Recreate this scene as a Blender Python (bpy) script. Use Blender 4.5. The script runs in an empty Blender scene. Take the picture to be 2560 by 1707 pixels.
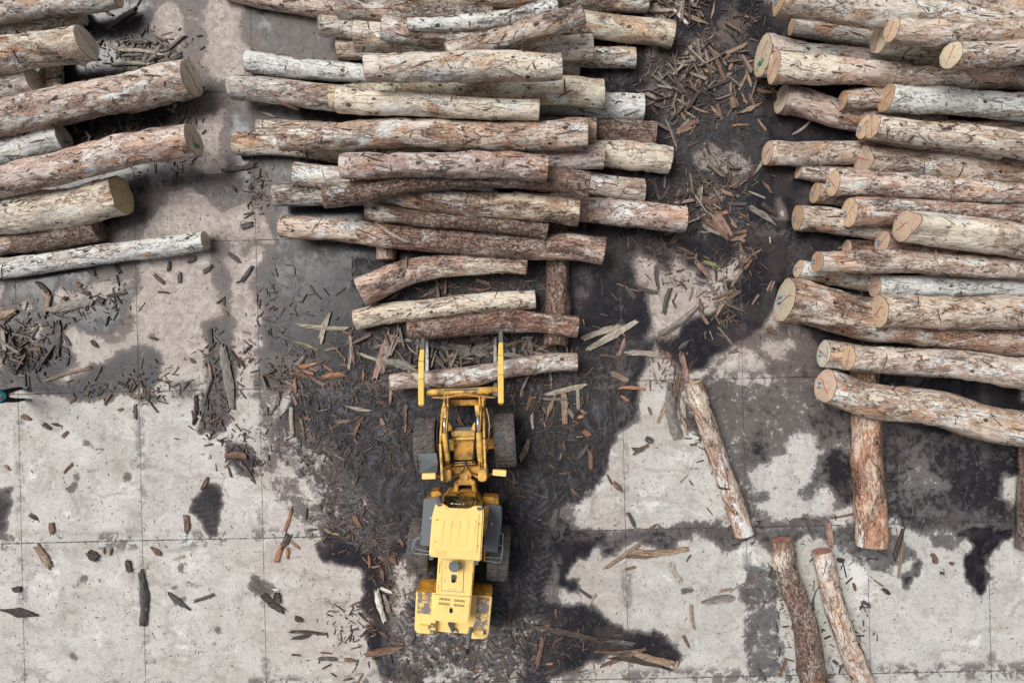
import bpy, bmesh, math, random
import numpy as np
from mathutils import Vector, Matrix
from mathutils.bvhtree import BVHTree
R = math.radians
rnd = random.Random(11)
nr = np.random.RandomState(5)
sc = bpy.context.scene
COL = sc.collection
# ------------------------------------------------------------------ camera
HC = 20.0                      # drone height in metres
PXM = 2560/30.0                # photo pixels per metre on the ground
cam = bpy.data.cameras.new('camera'); cam.lens = 24; cam.sensor_width = 36; cam.clip_end = 2000; cam.clip_start = 0.1
camo = bpy.data.objects.new('camera', cam); COL.objects.link(camo); camo.location = (0, 0, HC); sc.camera = camo
# ------------------------------------------------------------------ sky, sun, exposure
SUN_EL, SUN_AZ = R(58), R(-58)      # azimuth measured clockwise from +Y
w = bpy.data.worlds.new('World'); sc.world = w; w.use_nodes = True
nt = w.node_tree; bg = nt.nodes['Background']
sky = nt.nodes.new('ShaderNodeTexSky'); sky.sky_type = 'NISHITA'; sky.sun_disc = False
sky.sun_elevation = SUN_EL; sky.sun_rotation = SUN_AZ; sky.dust_density = 6; sky.air_density = 1.0; sky.ozone_density = 1.0
hs = nt.nodes.new('ShaderNodeHueSaturation'); hs.inputs['Saturation'].default_value = 0.42
nt.links.new(sky.outputs[0], hs.inputs['Color']); nt.links.new(hs.outputs[0], bg.inputs[0]); bg.inputs[1].default_value = 0.082
sl = bpy.data.lights.new('sun', 'SUN'); sl.energy = 2.65; sl.angle = R(34); sl.color = (1, .985, .955)
so = bpy.data.objects.new('sun', sl); COL.objects.link(so)
d = Vector((math.sin(SUN_AZ)*math.cos(SUN_EL), math.cos(SUN_AZ)*math.cos(SUN_EL), math.sin(SUN_EL)))
so.rotation_euler = d.to_track_quat('Z', 'Y').to_euler()
sc.view_settings.view_transform = 'Standard'; sc.view_settings.look = 'None'
sc.view_settings.exposure = 0.0; sc.view_settings.gamma = 1
try: sc.view_settings.use_curve_mapping = False
except Exception: pass
# ------------------------------------------------------------------ helpers
def P(x, y, z=0.0):
    """survey point: photo pixel of a place that stands z metres above the slab -> metres"""
    k = (HC-z)/HC/PXM
    return Vector(((x-1280)*k, -(y-853.5)*k, z))
def tag(o, label=None, cat=None, group=None, kind=None):
    if label: o['label'] = label
    if cat: o['category'] = cat
    if group: o['group'] = group
    if kind: o['kind'] = kind
    return o
def empty(name, loc):
    o = bpy.data.objects.new(name, None); o.location = loc; o.empty_display_size = .3; COL.objects.link(o); return o
def mobj(name, v, f, mat, parent=None, smooth=False, loc=None):
    me = bpy.data.meshes.new(name)
    me.from_pydata([tuple(p) for p in v], [], [tuple(int(i) for i in q) for q in f])
    me.materials.append(mat)
    if smooth: me.polygons.foreach_set('use_smooth', [True]*len(me.polygons))
    o = bpy.data.objects.new(name, me); COL.objects.link(o)
    if loc is not None: o.location = loc
    if parent: o.parent = parent
    return o
def vattr(me, name, arr):
    a = me.attributes.new(name, 'FLOAT_VECTOR', 'POINT'); a.data.foreach_set('vector', np.asarray(arr, dtype=np.float32).ravel())
def fattr(me, name, arr):
    a = me.attributes.new(name, 'FLOAT', 'POINT'); a.data.foreach_set('value', np.asarray(arr, dtype=np.float32).ravel())
class G:
    """tiny node-graph writer"""
    def __init__(s, name):
        s.m = bpy.data.materials.new(name); s.m.use_nodes = True; s.t = s.m.node_tree
        s.b = s.t.nodes['Principled BSDF']
    def put(s, sock, v):
        if isinstance(v, bpy.types.NodeSocket): s.t.links.new(v, sock)
        elif isinstance(v, (tuple, list)) and sock.type == 'RGBA' and len(v) == 3: sock.default_value = (*v, 1)
        else: sock.default_value = v
    def n(s, typ, ins=None, **kw):
        nd = s.t.nodes.new('ShaderNode'+typ)
        for k, v in kw.items(): setattr(nd, k, v)
        for k, v in (ins or {}).items(): s.put(nd.inputs[k], v)
        return nd
    def math(s, op, a, b=0.0, c=0.0, clamp=False):
        nd = s.n('Math', {0: a, 1: b, 2: c}, operation=op); nd.use_clamp = clamp; return nd.outputs[0]
    def add(s, a, b): return s.math('ADD', a, b)
    def mul(s, a, b): return s.math('MULTIPLY', a, b)
    def sub(s, a, b): return s.math('SUBTRACT', a, b)
    def ss(s, v, lo, hi, a=0.0, b=1.0):
        nd = s.n('MapRange', {0: v, 1: lo, 2: hi, 3: a, 4: b}, interpolation_type='SMOOTHSTEP'); return nd.outputs[0]
    def mix(s, f, a, b, mode='MIX'):
        nd = s.n('Mix', data_type='RGBA', blend_type=mode); s.put(nd.inputs[0], f); s.put(nd.inputs[6], a); s.put(nd.inputs[7], b); return nd.outputs[2]
    def noise(s, v, sca, det=4, rough=.55, dist=0.0):
        return s.n('TexNoise', {'Vector': v, 'Scale': sca, 'Detail': det, 'Roughness': rough, 'Distortion': dist}).outputs[0]
    def vor(s, v, sca, feat='F1', rnd=1.0, out=0):
        return s.n('TexVoronoi', {'Vector': v, 'Scale': sca, 'Randomness': rnd}, feature=feat).outputs[out]
    def vmul(s, v, k): return s.n('VectorMath', {0: v, 1: k}, operation='MULTIPLY').outputs[0]
    def vadd(s, v, k): return s.n('VectorMath', {0: v, 1: k}, operation='ADD').outputs[0]
    def attr(s, name, typ='GEOMETRY'): return s.n('Attribute', attribute_name=name, attribute_type=typ)
    def bump(s, h, st=.5, dist=.02):
        nd = s.n('Bump', {'Strength': st, 'Distance': dist, 'Height': h}); s.put(s.b.inputs['Normal'], nd.outputs[0])
    def out(s, col=None, rough=None, **kw):
        if col is not None: s.put(s.b.inputs['Base Color'], col)
        if rough is not None: s.put(s.b.inputs['Roughness'], rough)
        for k, v in kw.items(): s.put(s.b.inputs[k], v)
        return s.m
    def obj(s): return s.n('TexCoord').outputs['Object']
# ------------------------------------------------------------------ numpy value noise
_T = nr.rand(64, 64, 64).astype(np.float32)
def vnoise(p):
    p = np.asarray(p, dtype=np.float64); i = np.floor(p).astype(int); f = p-i; f = f*f*(3-2*f); i &= 63; j = (i+1) & 63
    x0, y0, z0 = i.T; x1, y1, z1 = j.T; fx, fy, fz = f.T
    a = _T[x0, y0, z0]*(1-fx)+_T[x1, y0, z0]*fx; b = _T[x0, y1, z0]*(1-fx)+_T[x1, y1, z0]*fx
    c = _T[x0, y0, z1]*(1-fx)+_T[x1, y0, z1]*fx; d_ = _T[x0, y1, z1]*(1-fx)+_T[x1, y1, z1]*fx
    return (a*(1-fy)+b*fy)*(1-fz)+(c*(1-fy)+d_*fy)*fz-.5
# ------------------------------------------------------------------ materials
def mat_ground():
    g = G('wet_concrete'); p = g.obj()
    wet = g.attr('wet').outputs['Fac']; mud = g.attr('mud').outputs['Fac']; cool = g.attr('cool').outputs['Fac']
    nb = g.noise(p, .9, 5, .6); nm = g.noise(p, 4.5, 7, .68, .6); nf = g.noise(p, 26, 4, .7); nx = g.noise(p, 90, 2, .7)
    sm = g.noise(g.vmul(g.vadd(p, g.vmul(g.n('TexNoise', {'Vector': p, 'Scale': .6, 'Detail': 3}).outputs[1], (2.4, 2.4, 0))), (.45, 2.0, 1)), 1.3, 7, .70)
    s2m = g.noise(g.vmul(g.vadd(p, g.vmul(g.n('TexNoise', {'Vector': p, 'Scale': .4, 'Detail': 3}).outputs[1], (3, 3, 0))), (2.0, .5, 1)), 1.5, 7, .72)
    ww = g.add(g.add(wet, g.add(g.mul(g.sub(sm, .5), .40), g.mul(g.sub(s2m, .5), .55))), g.add(g.mul(g.sub(nb, .5), .40), g.add(g.mul(g.sub(nm, .5), 1.05), g.mul(g.sub(nf, .5), .45))))
    damp = g.ss(ww, g.add(.21, g.mul(nb, .1)), g.add(.36, g.mul(nb, .14))); dark = g.ss(ww, .49, g.add(.56, g.mul(nb, .34))); film = g.ss(ww, .70, .95)
    # dry concrete
    c1 = g.mix(g.ss(nb, .3, .7), (.42, .385, .355), (.60, .575, .55))
    c1 = g.mix(cool, c1, g.mix(g.ss(nb, .35, .65), (.43, .43, .405), (.54, .53, .50)))
    c1 = g.mix(g.ss(nm, .35, .7), c1, g.mix(.5, c1, (.62, .60, .56)))
    c1 = g.mix(g.mul(g.ss(g.noise(p, 11, 6, .78), .50, .66), .55), c1, (.25, .215, .19)); c1 = g.mix(g.mul(g.ss(g.noise(g.vadd(p, (9, 2, 0)), 1.6, 8, .72), .50, .64), .45), c1, (.27, .225, .19))
    c1 = g.mix(g.mul(g.ss(nx, .54, .70), .6), c1, (.20, .165, .145))
    c1 = g.mix(g.ss(g.add(g.noise(p, .55, 3), g.mul(g.sub(nm, .5), .5)), .60, .70), c1, (.66, .655, .63))
    tan = g.attr('tan').outputs['Fac']; c1 = g.mix(g.mul(tan, .85), c1, g.mix(g.ss(nm, .36, .66), (.28, .225, .20), (.50, .425, .38)))
    # old tyre prints: pale honeycomb lines pressed in dried mud
    vv = g.vor(g.vadd(p, g.vmul(g.n('TexNoise', {'Vector': p, 'Scale': 3.0}).outputs[1], (.25, .25, 0))), 5.5, 'DISTANCE_TO_EDGE')
    pr = g.mul(g.ss(vv, .04, .09, 1, 0), g.ss(g.noise(p, .5, 2), .53, .6)); c1 = g.mix(g.mul(pr, .22), c1, (.70, .69, .66))
    # spots
    sp = g.vor(p, 3.2); spd = g.ss(g.add(sp, g.mul(g.sub(nf, .5), .25)), .055, .10, 1, 0)
    c1 = g.mix(g.mul(spd, .75), c1, (.12, .095, .085))
    s2 = g.vor(g.vadd(p, (3.3, 1.7, 0)), 11); c1 = g.mix(g.mul(g.ss(s2, .07, .13, 1, 0), g.ss(nb, .4, .5)), c1, (.10, .08, .075))
    # damp and wet, also the shade painted under the piles
    cd = g.mix(g.ss(nm, .35, .65), (.085, .068, .066), (.165, .134, .122)); cd = g.mix(g.mul(cool, .75), cd, g.mix(nm, (.085, .09, .098), (.17, .17, .165)))
    cd = g.mix(g.mul(g.ss(g.noise(p, 14, 5, .8), .55, .7), .5), cd, (.35, .30, .26))
    ck = g.mix(g.ss(nm, .38, .62), (.010, .010, .013), (.026, .024, .029)); ck = g.mix(g.ss(g.noise(g.vadd(p, (4, 4, 0)), .8, 5, .6), .48, .62), ck, (.044, .035, .036))
    cm = g.mix(g.ss(nm, .4, .6), (.008, .007, .008), (.029, .025, .027))
    st = g.noise(g.vmul(p, (1.0, .8, 1)), 7, 9, .78, 1.2)
    tr = g.noise(g.vmul(g.vadd(p, g.vmul(g.n('TexNoise', {'Vector': p, 'Scale': .35, 'Detail': 4}).outputs[1], (3, 3, 0))), (3.2, .55, 1)), 1.6, 8, .72)
    cm = g.mix(g.ss(tr, .50, .66), cm, (.072, .073, .090)); cm = g.mix(g.ss(tr, .44, .34), cm, (.012, .010, .011)); cm = g.mix(g.mul(g.ss(st, .57, .70), .85), cm, (.15, .152, .18)); cm = g.mix(g.ss(g.noise(p, 9, 6, .7), .60, .70), cm, (.11, .072, .055))  # pale bluish streaks: highlights of the wet mud painted into its colour
    c1 = g.mix(g.mul(g.ss(s2m, .54, .70), .5), c1, (.27, .245, .23)); c1 = g.mix(g.mul(g.ss(sm, .52, .68), .6), c1, (.30, .26, .225)); c1 = g.mix(g.mul(g.ss(sm, .44, .33), .5), c1, (.66, .66, .65))
    c = g.mix(damp, c1, cd); c = g.mix(dark, c, ck)
    mm = g.ss(g.add(mud, g.add(g.mul(g.sub(nm, .5), .9), g.mul(g.sub(nf, .5), .4))), .34, .66); c = g.mix(mm, c, cm)
    tk = g.n('SeparateXYZ', {0: g.attr('trk').outputs['Vector']}); ta, tu, tm = tk.outputs[0], tk.outputs[1], tk.outputs[2]
    chv = g.math('FRACT', g.add(g.mul(ta, 5.2), g.add(g.mul(g.math('ABSOLUTE', tu), 1.1), g.mul(nm, .6)))); chv = g.mul(g.ss(g.math('ABSOLUTE', g.sub(chv, .5)), .18, .26), g.mul(tm, g.ss(nf, .35, .5)))
    tkm = g.mul(tm, g.ss(g.add(nb, g.mul(g.sub(nm, .5), 1.5)), .40, .58))
    c = g.mix(g.mul(tkm, .5), c, (.035, .033, .038)); c = g.mix(g.mul(g.mul(chv, tkm), .62), c, g.mix(g.math('MAXIMUM', mm, dark), (.34, .31, .28), (.090, .091, .108)))
    # slab joints
    sx = g.n('SeparateXYZ', {0: p}); X = sx.outputs[0]; Y = sx.outputs[1]
    wob = g.mul(g.sub(g.noise(p, 1.3, 5, .7), .5), .055)
    def line(a, per, wid):
        fr = g.math('FRACT', g.math('DIVIDE', a, per)); dd = g.mul(g.math('MINIMUM', fr, g.sub(1.0, fr)), per)
        return g.ss(dd, wid*.35, wid, 1, 0)
    px0 = (350-1280)/PXM; py0 = -(1100-853.5)/PXM
    u = g.add(g.add(g.sub(X, px0), g.mul(g.sub(Y, py0), .024)), 3.54*40)
    px1 = (354-1280)/PXM; py1 = -(1351-853.5)/PXM
    v_ = g.add(g.add(g.sub(g.sub(Y, py1), g.mul(g.sub(X, px1), .022)), wob), 4.36*40)
    jl = g.math('MAXIMUM', g.mul(line(u, 3.54, .016), .85), line(v_, 4.36, .024))
    c = g.mix(g.mul(jl, g.ss(g.add(nm, g.mul(g.sub(nf, .5), .8)), .34, .56, .25, .95)), c, (.035, .03, .028))
    wide = g.mul(g.math('MAXIMUM', line(v_, 4.36, .42), g.mul(line(u, 3.54, .22), .7)), g.ss(g.add(nm, g.mul(g.sub(nb, .5), 1.2)), .50, .62)); c = g.mix(g.mul(wide, .8), c, (.10, .088, .085))
    hh = g.add(g.mul(nf, .25), g.add(g.mul(g.mul(st, mm), 2.2), g.mul(jl, -.8)))
    hh = g.sub(hh, g.mul(chv, .5)); hh = g.add(hh, g.mul(nx, g.sub(.12, g.mul(dark, .1))))
    g.bump(hh, .5, .02)
    rg = g.mix(dark, g.mix(damp, (.85,)*3, (.55,)*3), g.mix(film, (.34,)*3, (.10,)*3)); rg = g.mix(mm, rg, g.mix(g.ss(st, .45, .6), (.5,)*3, (.25,)*3))
    return g.out(c, rg, **{'Specular IOR Level': .34})
def mat_bark(extra_dirt=0.0):
    g = G('stripped_bark'); a = g.attr('lc').outputs['Vector']
    t = g.attr('tint', 'OBJECT').outputs['Color']; q = g.n('SeparateColor', {0: g.attr('mixp', 'OBJECT').outputs['Color']})
    cov, dirt, white = q.outputs[0], q.outputs[1], q.outputs[2]; zs = g.n('SeparateXYZ', {0: g.attr('zone').outputs['Vector']}); zd, zw, zc = zs.outputs[0], zs.outputs[1], zs.outputs[2]
    p = g.vmul(a, (.38, 1, 1)); pl = g.vmul(a, (.10, 1, 1)); ps = g.vmul(a, (.05, 1, 1))
    nb = g.noise(p, 1.6, 4, .55); nm = g.noise(p, 5.5, 8, .62, .9); nf = g.noise(pl, 30, 5, .7); ng = g.noise(ps, 55, 3, .6); nn = g.noise(a, 13, 8, .72, .5)
    n2 = g.noise(g.vadd(p, (7, 3, 1)), 3.2, 7, .6, 1.4)
    light = g.mix(.5, t, (.76, .705, .645)); brown = g.mix(.5, t, (.29, .185, .15)); grey = g.mix(.45, t, (.38, .375, .365))
    c = g.mix(g.ss(nb, .36, .62), light, grey); zn = g.noise(g.vmul(a, (.16, .5, .5)), 2.6, 4, .6); c = g.mix(g.mul(g.ss(zn, .46, .60), .45), c, g.mix(.5, t, (.42, .235, .15)))
    c = g.mix(g.ss(g.add(nm, g.mul(g.sub(cov, .5), .5)), .46, .54), c, brown)
    c = g.mix(g.mul(g.ss(n2, .53, .56), .75), c, light)
    c = g.mix(g.mul(g.ss(g.noise(g.vadd(p, (1, 9, 4)), 7, 6, .6), .60, .64), .65), c, (.40, .215, .13))
    wv = g.vadd(g.vmul(a, (.42, 1, 1)), g.vmul(g.n('TexNoise', {'Vector': p, 'Scale': 3.5, 'Detail': 5}).outputs[1], (.5, .5, .5)))
    cell = g.n('SeparateColor', {0: g.vor(wv, 3.6, 'F1', 1.0, 1)}); ca, cb_ = cell.outputs[0], cell.outputs[1]
    c = g.mix(g.mul(g.ss(ca, .74, .76), .75), c, g.mix(.45, brown, (.20, .12, .09))); c = g.mix(g.mul(g.ss(ca, .24, .22), .70), c, g.mix(.3, light, (.80, .74, .64)))
    c = g.mix(g.mul(g.ss(cb_, .84, .86), .42), c, (.56, .31, .18))
    ce_ = g.ss(g.vor(wv, 3.6, 'DISTANCE_TO_EDGE'), .004, .028, 1, 0); c = g.mix(g.mul(g.mul(ce_, g.ss(cb_, .35, .65)), .7), c, (.09, .05, .038))
    # long fibre grain
    c = g.mix(g.mul(g.ss(nf, .44, .66), .50), c, g.mix(.6, c, (.12, .085, .07)))
    c = g.mix(g.mul(g.ss(ng, .5, .7), .35), c, g.mix(.5, c, (.80, .74, .64)))
    c = g.mix(g.mul(g.ss(nn, .48, .66), .55), c, g.mix(.55, c, (.75, .70, .62)))
    c = g.mix(g.mul(g.ss(nn, .44, .30), .55), c, g.mix(.65, c, (.10, .07, .06)))
    c = g.mix(g.mul(g.ss(g.add(g.noise(g.vmul(a, (.4, 1, 1)), 6, 6, .65), g.mul(g.sub(zc, 1.0), .14)), .40, .50), g.math('MINIMUM', zc, .85)), c, g.mix(g.mul(g.ss(nf, .45, .65), .45), (.80, .73, .61), (.50, .39, .29)))
    fk = g.ss(g.noise(g.vmul(g.vadd(a, (2, 8, 3)), (.45, 1, 1)), 10, 6, .7, .8), .60, .66); c = g.mix(g.mul(fk, .75), c, (.11, .065, .05))
    # white lichen
    wl = g.ss(g.add(g.noise(p, 2.4, 9, .76, .5), g.add(g.mul(g.sub(white, .5), .22), g.mul(zw, .13))), .53, .585); c = g.mix(g.mul(wl, g.ss(nn, .30, .52, .45, .95)), c, (.70, .71, .69))
    # torn bark edges: thin dark outlines
    e1 = g.math('ABSOLUTE', g.sub(nm, g.sub(.50, g.mul(g.sub(cov, .5), .5)))); l1 = g.ss(e1, .004, .016, 1, 0)
    e2 = g.math('ABSOLUTE', g.sub(n2, .545)); l2 = g.ss(e2, .003, .013, 1, 0)
    msk = g.ss(g.noise(g.vadd(p, (5, 5, 5)), 2.2, 3), .42, .55)
    ln = g.math('MAXIMUM', g.mul(l1, msk), g.mul(l2, g.ss(nb, .42, .55))); c = g.mix(g.mul(ln, .85), c, (.075, .042, .030))
    # knots, scars and cracks
    kv = g.vor(g.vmul(a, (.9, 1.3, 1.3)), 1.5); kv = g.add(kv, g.mul(g.sub(nn, .5), .16)); kn = g.ss(kv, .075, .13, 1, 0); c = g.mix(g.mul(kn, .9), c, (.055, .032, .026))
    kr = g.ss(g.math('ABSOLUTE', g.sub(kv, .20)), .008, .03, 1, 0); c = g.mix(g.mul(kr, .5), c, (.13, .075, .055))
    cr = g.vor(g.vmul(a, (.22, 2.2, 2.2)), 2.4, 'DISTANCE_TO_EDGE'); cr = g.mul(g.ss(g.add(cr, g.mul(g.sub(nn, .5), .05)), .006, .028, 1, 0), g.ss(g.noise(p, 1.9, 2), .50, .60)); c = g.mix(g.mul(cr, .8), c, (.06, .035, .028))
    sc_ = g.ss(g.noise(g.vmul(a, (2.6, .7, .7)), 4.5, 5, .6), .665, .70); c = g.mix(g.mul(sc_, .8), c, (.07, .04, .032))
    # dirt / wet dark stains
    dk = g.ss(g.add(g.noise(g.vmul(a, (.3, 1, 1)), 1.5, 6, .65, .7), g.add(g.mul(g.sub(dirt, .5), .45), g.mul(zd, .125))), .52, .62); c = g.mix(g.mul(dk, g.ss(g.add(nn, g.mul(g.sub(nf, .5), .7)), .36, .62, .97, .35)), c, g.mix(nb, (.030, .021, .020), (.085, .050, .038)))
    h = g.add(g.mul(nf, .35), g.add(g.mul(g.ss(nm, .44, .56), .55), g.add(g.mul(nn, .7), g.mul(g.ss(n2, .53, .56), .4))))
    h = g.sub(h, g.add(g.mul(ln, .5), g.add(g.mul(kn, .6), g.mul(cr, .9))))
    g.bump(h, .75, .028)
    c = g.n('HueSaturation', {'Saturation': 1.18, 'Value': 1.06, 'Color': c}).outputs[0]
    return g.out(c, g.mix(dk, (.78,)*3, (.42,)*3), **{'Specular IOR Level': .35})
def mat_cut():
    g = G('sawn_end'); a = g.attr('lc').outputs['Vector']; t = g.attr('tint', 'OBJECT').outputs['Color']
    rim = g.attr('rim').outputs['Fac']; n = g.noise(a, 7, 5); nf = g.noise(a, 40, 3)
    rr = g.math('FRACT', g.mul(g.add(rim, g.mul(g.sub(n, .5), .08)), 13)); rings = g.ss(g.math('ABSOLUTE', g.sub(rr, .5)), .1, .5)
    c = g.mix(g.ss(n, .3, .7), g.mix(.4, t, (.62, .50, .34)), t)
    c = g.mix(g.mul(rings, .38), c, g.mix(.5, c, (.25, .13, .07)))
    c = g.mix(g.ss(g.add(rim, g.mul(g.sub(n, .5), .12)), .72, .84), c, g.mix(.25, t, (.46, .19, .09)))
    c = g.mix(g.ss(rim, .955, .985), c, (.07, .04, .03))
    pc = g.attr('pc').outputs['Vector']; dr = g.n('VectorMath', {0: g.vmul(pc, (1, 1, 0))}, operation='NORMALIZE').outputs[0]; rn = g.noise(g.vadd(g.vmul(dr, (2.2, 2.2, 1)), g.n('VectorMath', {0: pc, 1: (0, 0, 9)}, operation='MULTIPLY').outputs[0]), 3.0, 3, .7)
    rc = g.mul(g.ss(g.math('ABSOLUTE', g.sub(rn, g.add(.5, g.mul(g.sub(n, .5), .08)))), .003, .014, 1, 0), g.ss(rim, .05, .2)); c = g.mix(g.mul(rc, .42), c, (.16, .09, .06))
    c = g.mix(g.mul(g.ss(g.noise(a, 2.0, 7, .7), .5, .62), .38), c, g.mix(.55, c, (.20, .15, .12)))
    crk = g.vor(a, 4.5, 'DISTANCE_TO_EDGE'); c = g.mix(g.mul(g.ss(crk, .008, .03, 1, 0), g.ss(n, .5, .6)), c, (.10, .06, .04))
    c = g.mix(g.ss(g.noise(a, 3.2, 5, .6), .56, .66), c, g.mix(.35, c, (.14, .12, .10)))
    g.bump(g.add(g.mul(rings, .3), g.mul(nf, .4)), .4, .01)
    return g.out(c, .33, **{'Specular IOR Level': .6})
def mat_debris():
    g = G('torn_wood'); p = g.attr('lc').outputs['Vector']; t = g.attr('tint', 'OBJECT').outputs['Color']
    nf = g.noise(g.vmul(p, (.12, 1, 1)), 45, 4, .6); nm = g.noise(g.vmul(p, (.5, 1, 1)), 8, 6, .7)
    c = g.mix(g.ss(nf, .40, .62), t, g.mix(.62, t, (.05, .032, .026))); c = g.mix(g.mul(g.ss(nm, .5, .62), .6), c, g.mix(.6, t, (.06, .045, .04)))
    c = g.mix(g.mul(g.ss(nm, .44, .34), .4), c, g.mix(.5, t, (.62, .55, .46)))
    g.bump(g.add(nf, g.mul(nm, .6)), .8, .012); return g.out(c, .7)
def mat_litter():
    g = G('bark_litter'); t = g.attr('tc').outputs['Vector']; n = g.noise(g.obj(), 30, 4)
    c = g.mix(g.ss(n, .35, .65), t, g.mix(.6, t, (.03, .02, .018))); return g.out(c, .65)
def plain(name, col, rough=.5, metal=0.0, grime=0.0, gcol=(.09, .06, .04), scale=6.0, bump=0.0, spec=.5, chips=0.0, ccol=(.16, .13, .12)):
    g = G(name); p = g.obj(); c = g.mix(0, col, col)
    n = g.noise(p, scale, 6, .65); n2 = g.noise(p, scale*5, 4, .6); n3 = g.noise(p, scale*.4, 3)
    c = g.mix(g.mul(g.ss(n3, .35, .65), .25), c, tuple(min(1, x*.80) for x in col))
    if grime:
        c = g.mix(g.mul(g.ss(n, .62-.25*grime, .72), grime), c, gcol)
        c = g.mix(g.mul(g.ss(n2, .60, .74), .55*grime), c, gcol)
    if chips: c = g.mix(g.ss(g.add(n, g.mul(g.sub(n2, .5), .4)), .62-.22*chips, .65-.22*chips), c, ccol)
    if bump: g.bump(g.add(n, n2), bump, .01)
    return g.out(c, g.mix(g.ss(n, .4, .7), (rough,)*3, (min(1, rough+.25),)*3), Metallic=metal, **{'Specular IOR Level': spec})
GROUND = mat_ground(); BARK = mat_bark(); CUT = mat_cut(); DEB = mat_debris(); LIT = mat_litter()
RED = plain('red_marking_paint', (.50, .07, .08), .6, grime=.4, gcol=(.45, .25, .16), scale=14); BLUE = plain('blue_marking_paint', (.03, .22, .42), .55)
LOOSE = None
# ------------------------------------------------------------------ the ground: one sheet, masks for stains and under-pile shade painted as polygons in plan
S2 = 2560/2352.0
GX, GY = 512, 342
yy, xx = np.mgrid[0:GY, 0:GX]; XX = xx*5.0+2.5; YY = yy*5.0+2.5
def _n2(k, sc_, oc=1):
    return vnoise(np.stack([XX.ravel()/sc_+k*7.3, YY.ravel()/sc_+k*3.1, np.full(XX.size, k*1.7)], 1)).reshape(GY, GX)
WX = XX+_n2(1, 70)*58+_n2(2, 24)*26+_n2(3, 10)*12; WY = YY+_n2(4, 70)*58+_n2(5, 24)*26+_n2(6, 10)*12
def inpoly(poly):
    ins = np.zeros((GY, GX), bool); n = len(poly)
    for i in range(n):
        x1, y1 = poly[i]; x2, y2 = poly[(i+1) % n]
        if y1 == y2: continue
        c = ((y1 > WY) != (y2 > WY)) & (WX < (x2-x1)*(WY-y1)/(y2-y1)+x1); ins ^= c
    return ins
def blur(m, k):
    for _ in range(k):
        q = np.pad(m, 1, mode='edge'); m = (q[:-2, 1:-1]+q[2:, 1:-1]+q[1:-1, :-2]+q[1:-1, 2:]+2*q[1:-1, 1:-1])/6
    return m
wet = np.full((GY, GX), .10)  # wetness; also carries the shade painted under and beside the log piles
def paint(lv, poly, f=1.0, soft=2):
    global wet
    a = blur(inpoly([(x*f, y*f) for x, y in poly]).astype(float), soft+(4 if soft > 1 else 2)); wet = wet*(1-a)+lv*a
def ell(lv, cx, cy, rx, ry, f=1.0, soft=2):
    paint(lv, [(cx+rx*math.cos(t)*(1+.12*math.sin(3*t+cx)), cy+ry*math.sin(t)*(1+.12*math.cos(2*t+cy))) for t in [i*math.pi/12 for i in range(24)]], f, soft)
F = S2
# --- top left
paint(.50, [(180, 0), (860, 0), (860, 260), (640, 620), (300, 620), (180, 560)], F, 6)
paint(.95, [(150, 0), (350, 0), (330, 60), (285, 110), (270, 160), (320, 185), (300, 250), (430, 240), (440, 330), (300, 300), (150, 300)], F, 4)  # beside the left pile: debris dirt and painted shade in one tone
paint(.90, [(150, 300), (430, 280), (420, 330), (300, 370), (460, 370), (340, 410), (300, 450), (150, 420)], F, 3)
paint(.02, [(365, 35), (415, 18), (420, 60), (428, 110), (415, 118), (395, 95), (365, 75)], F, 1)
paint(.46, [(426, 0), (472, 0), (474, 225), (440, 225), (430, 120)], F, 4)
paint(.16, [(474, 0), (556, 0), (565, 120), (575, 150), (540, 195), (500, 190), (474, 120)], F, 3)
paint(.56, [(566, 30), (830, 60), (800, 190), (570, 170)], F, 3)
paint(.85, [(585, 30), (625, 35), (622, 60), (608, 78), (592, 60)], F, 1)
paint(.85, [(556, 0), (600, 0), (575, 30), (565, 40)], F, 1)
paint(.50, [(400, 218), (560, 218), (560, 480), (395, 480)], F, 4)
ell(.12, 495, 292, 26, 40, F, 3); ell(.18, 488, 372, 38, 28, F, 5)
paint(.92, [(553, 245), (565, 235), (585, 290), (590, 400), (570, 470), (545, 440), (530, 395), (545, 330), (550, 290)], F, 1)
paint(.60, [(395, 372), (450, 380), (560, 395), (582, 440), (560, 470), (530, 472), (480, 462), (440, 440), (400, 440)], F, 1)
paint(.70, [(545, 465), (690, 460), (900, 540), (880, 600), (640, 560), (580, 500)], F, 3)
paint(.10, [(385, 440), (430, 430), (470, 455), (540, 475), (600, 470), (640, 545), (480, 550), (320, 548), (330, 500)], F, 4)
paint(.55, [(300, 430), (340, 440), (378, 470), (365, 510), (320, 530), (290, 560)], F, 2)  # damp patch with the shadow by the fat log's end painted in
paint(.93, [(800, 0), (1480, 0), (1500, 180), (1480, 560), (900, 600), (640, 560), (640, 430), (700, 330), (700, 200), (800, 120)], F, 5)  # middle pile floor: damp, darkened further to paint the shade between logs
paint(.66, [(590, 240), (700, 240), (700, 420), (640, 430), (600, 330)], F, 3)
paint(.97, [(0, 0), (160, 0), (250, 120), (250, 180), (420, 250), (300, 300), (200, 320), (400, 350), (250, 400), (260, 500), (0, 600)], F, 3)  # left pile floor: shade under the logs painted as dark ground
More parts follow.
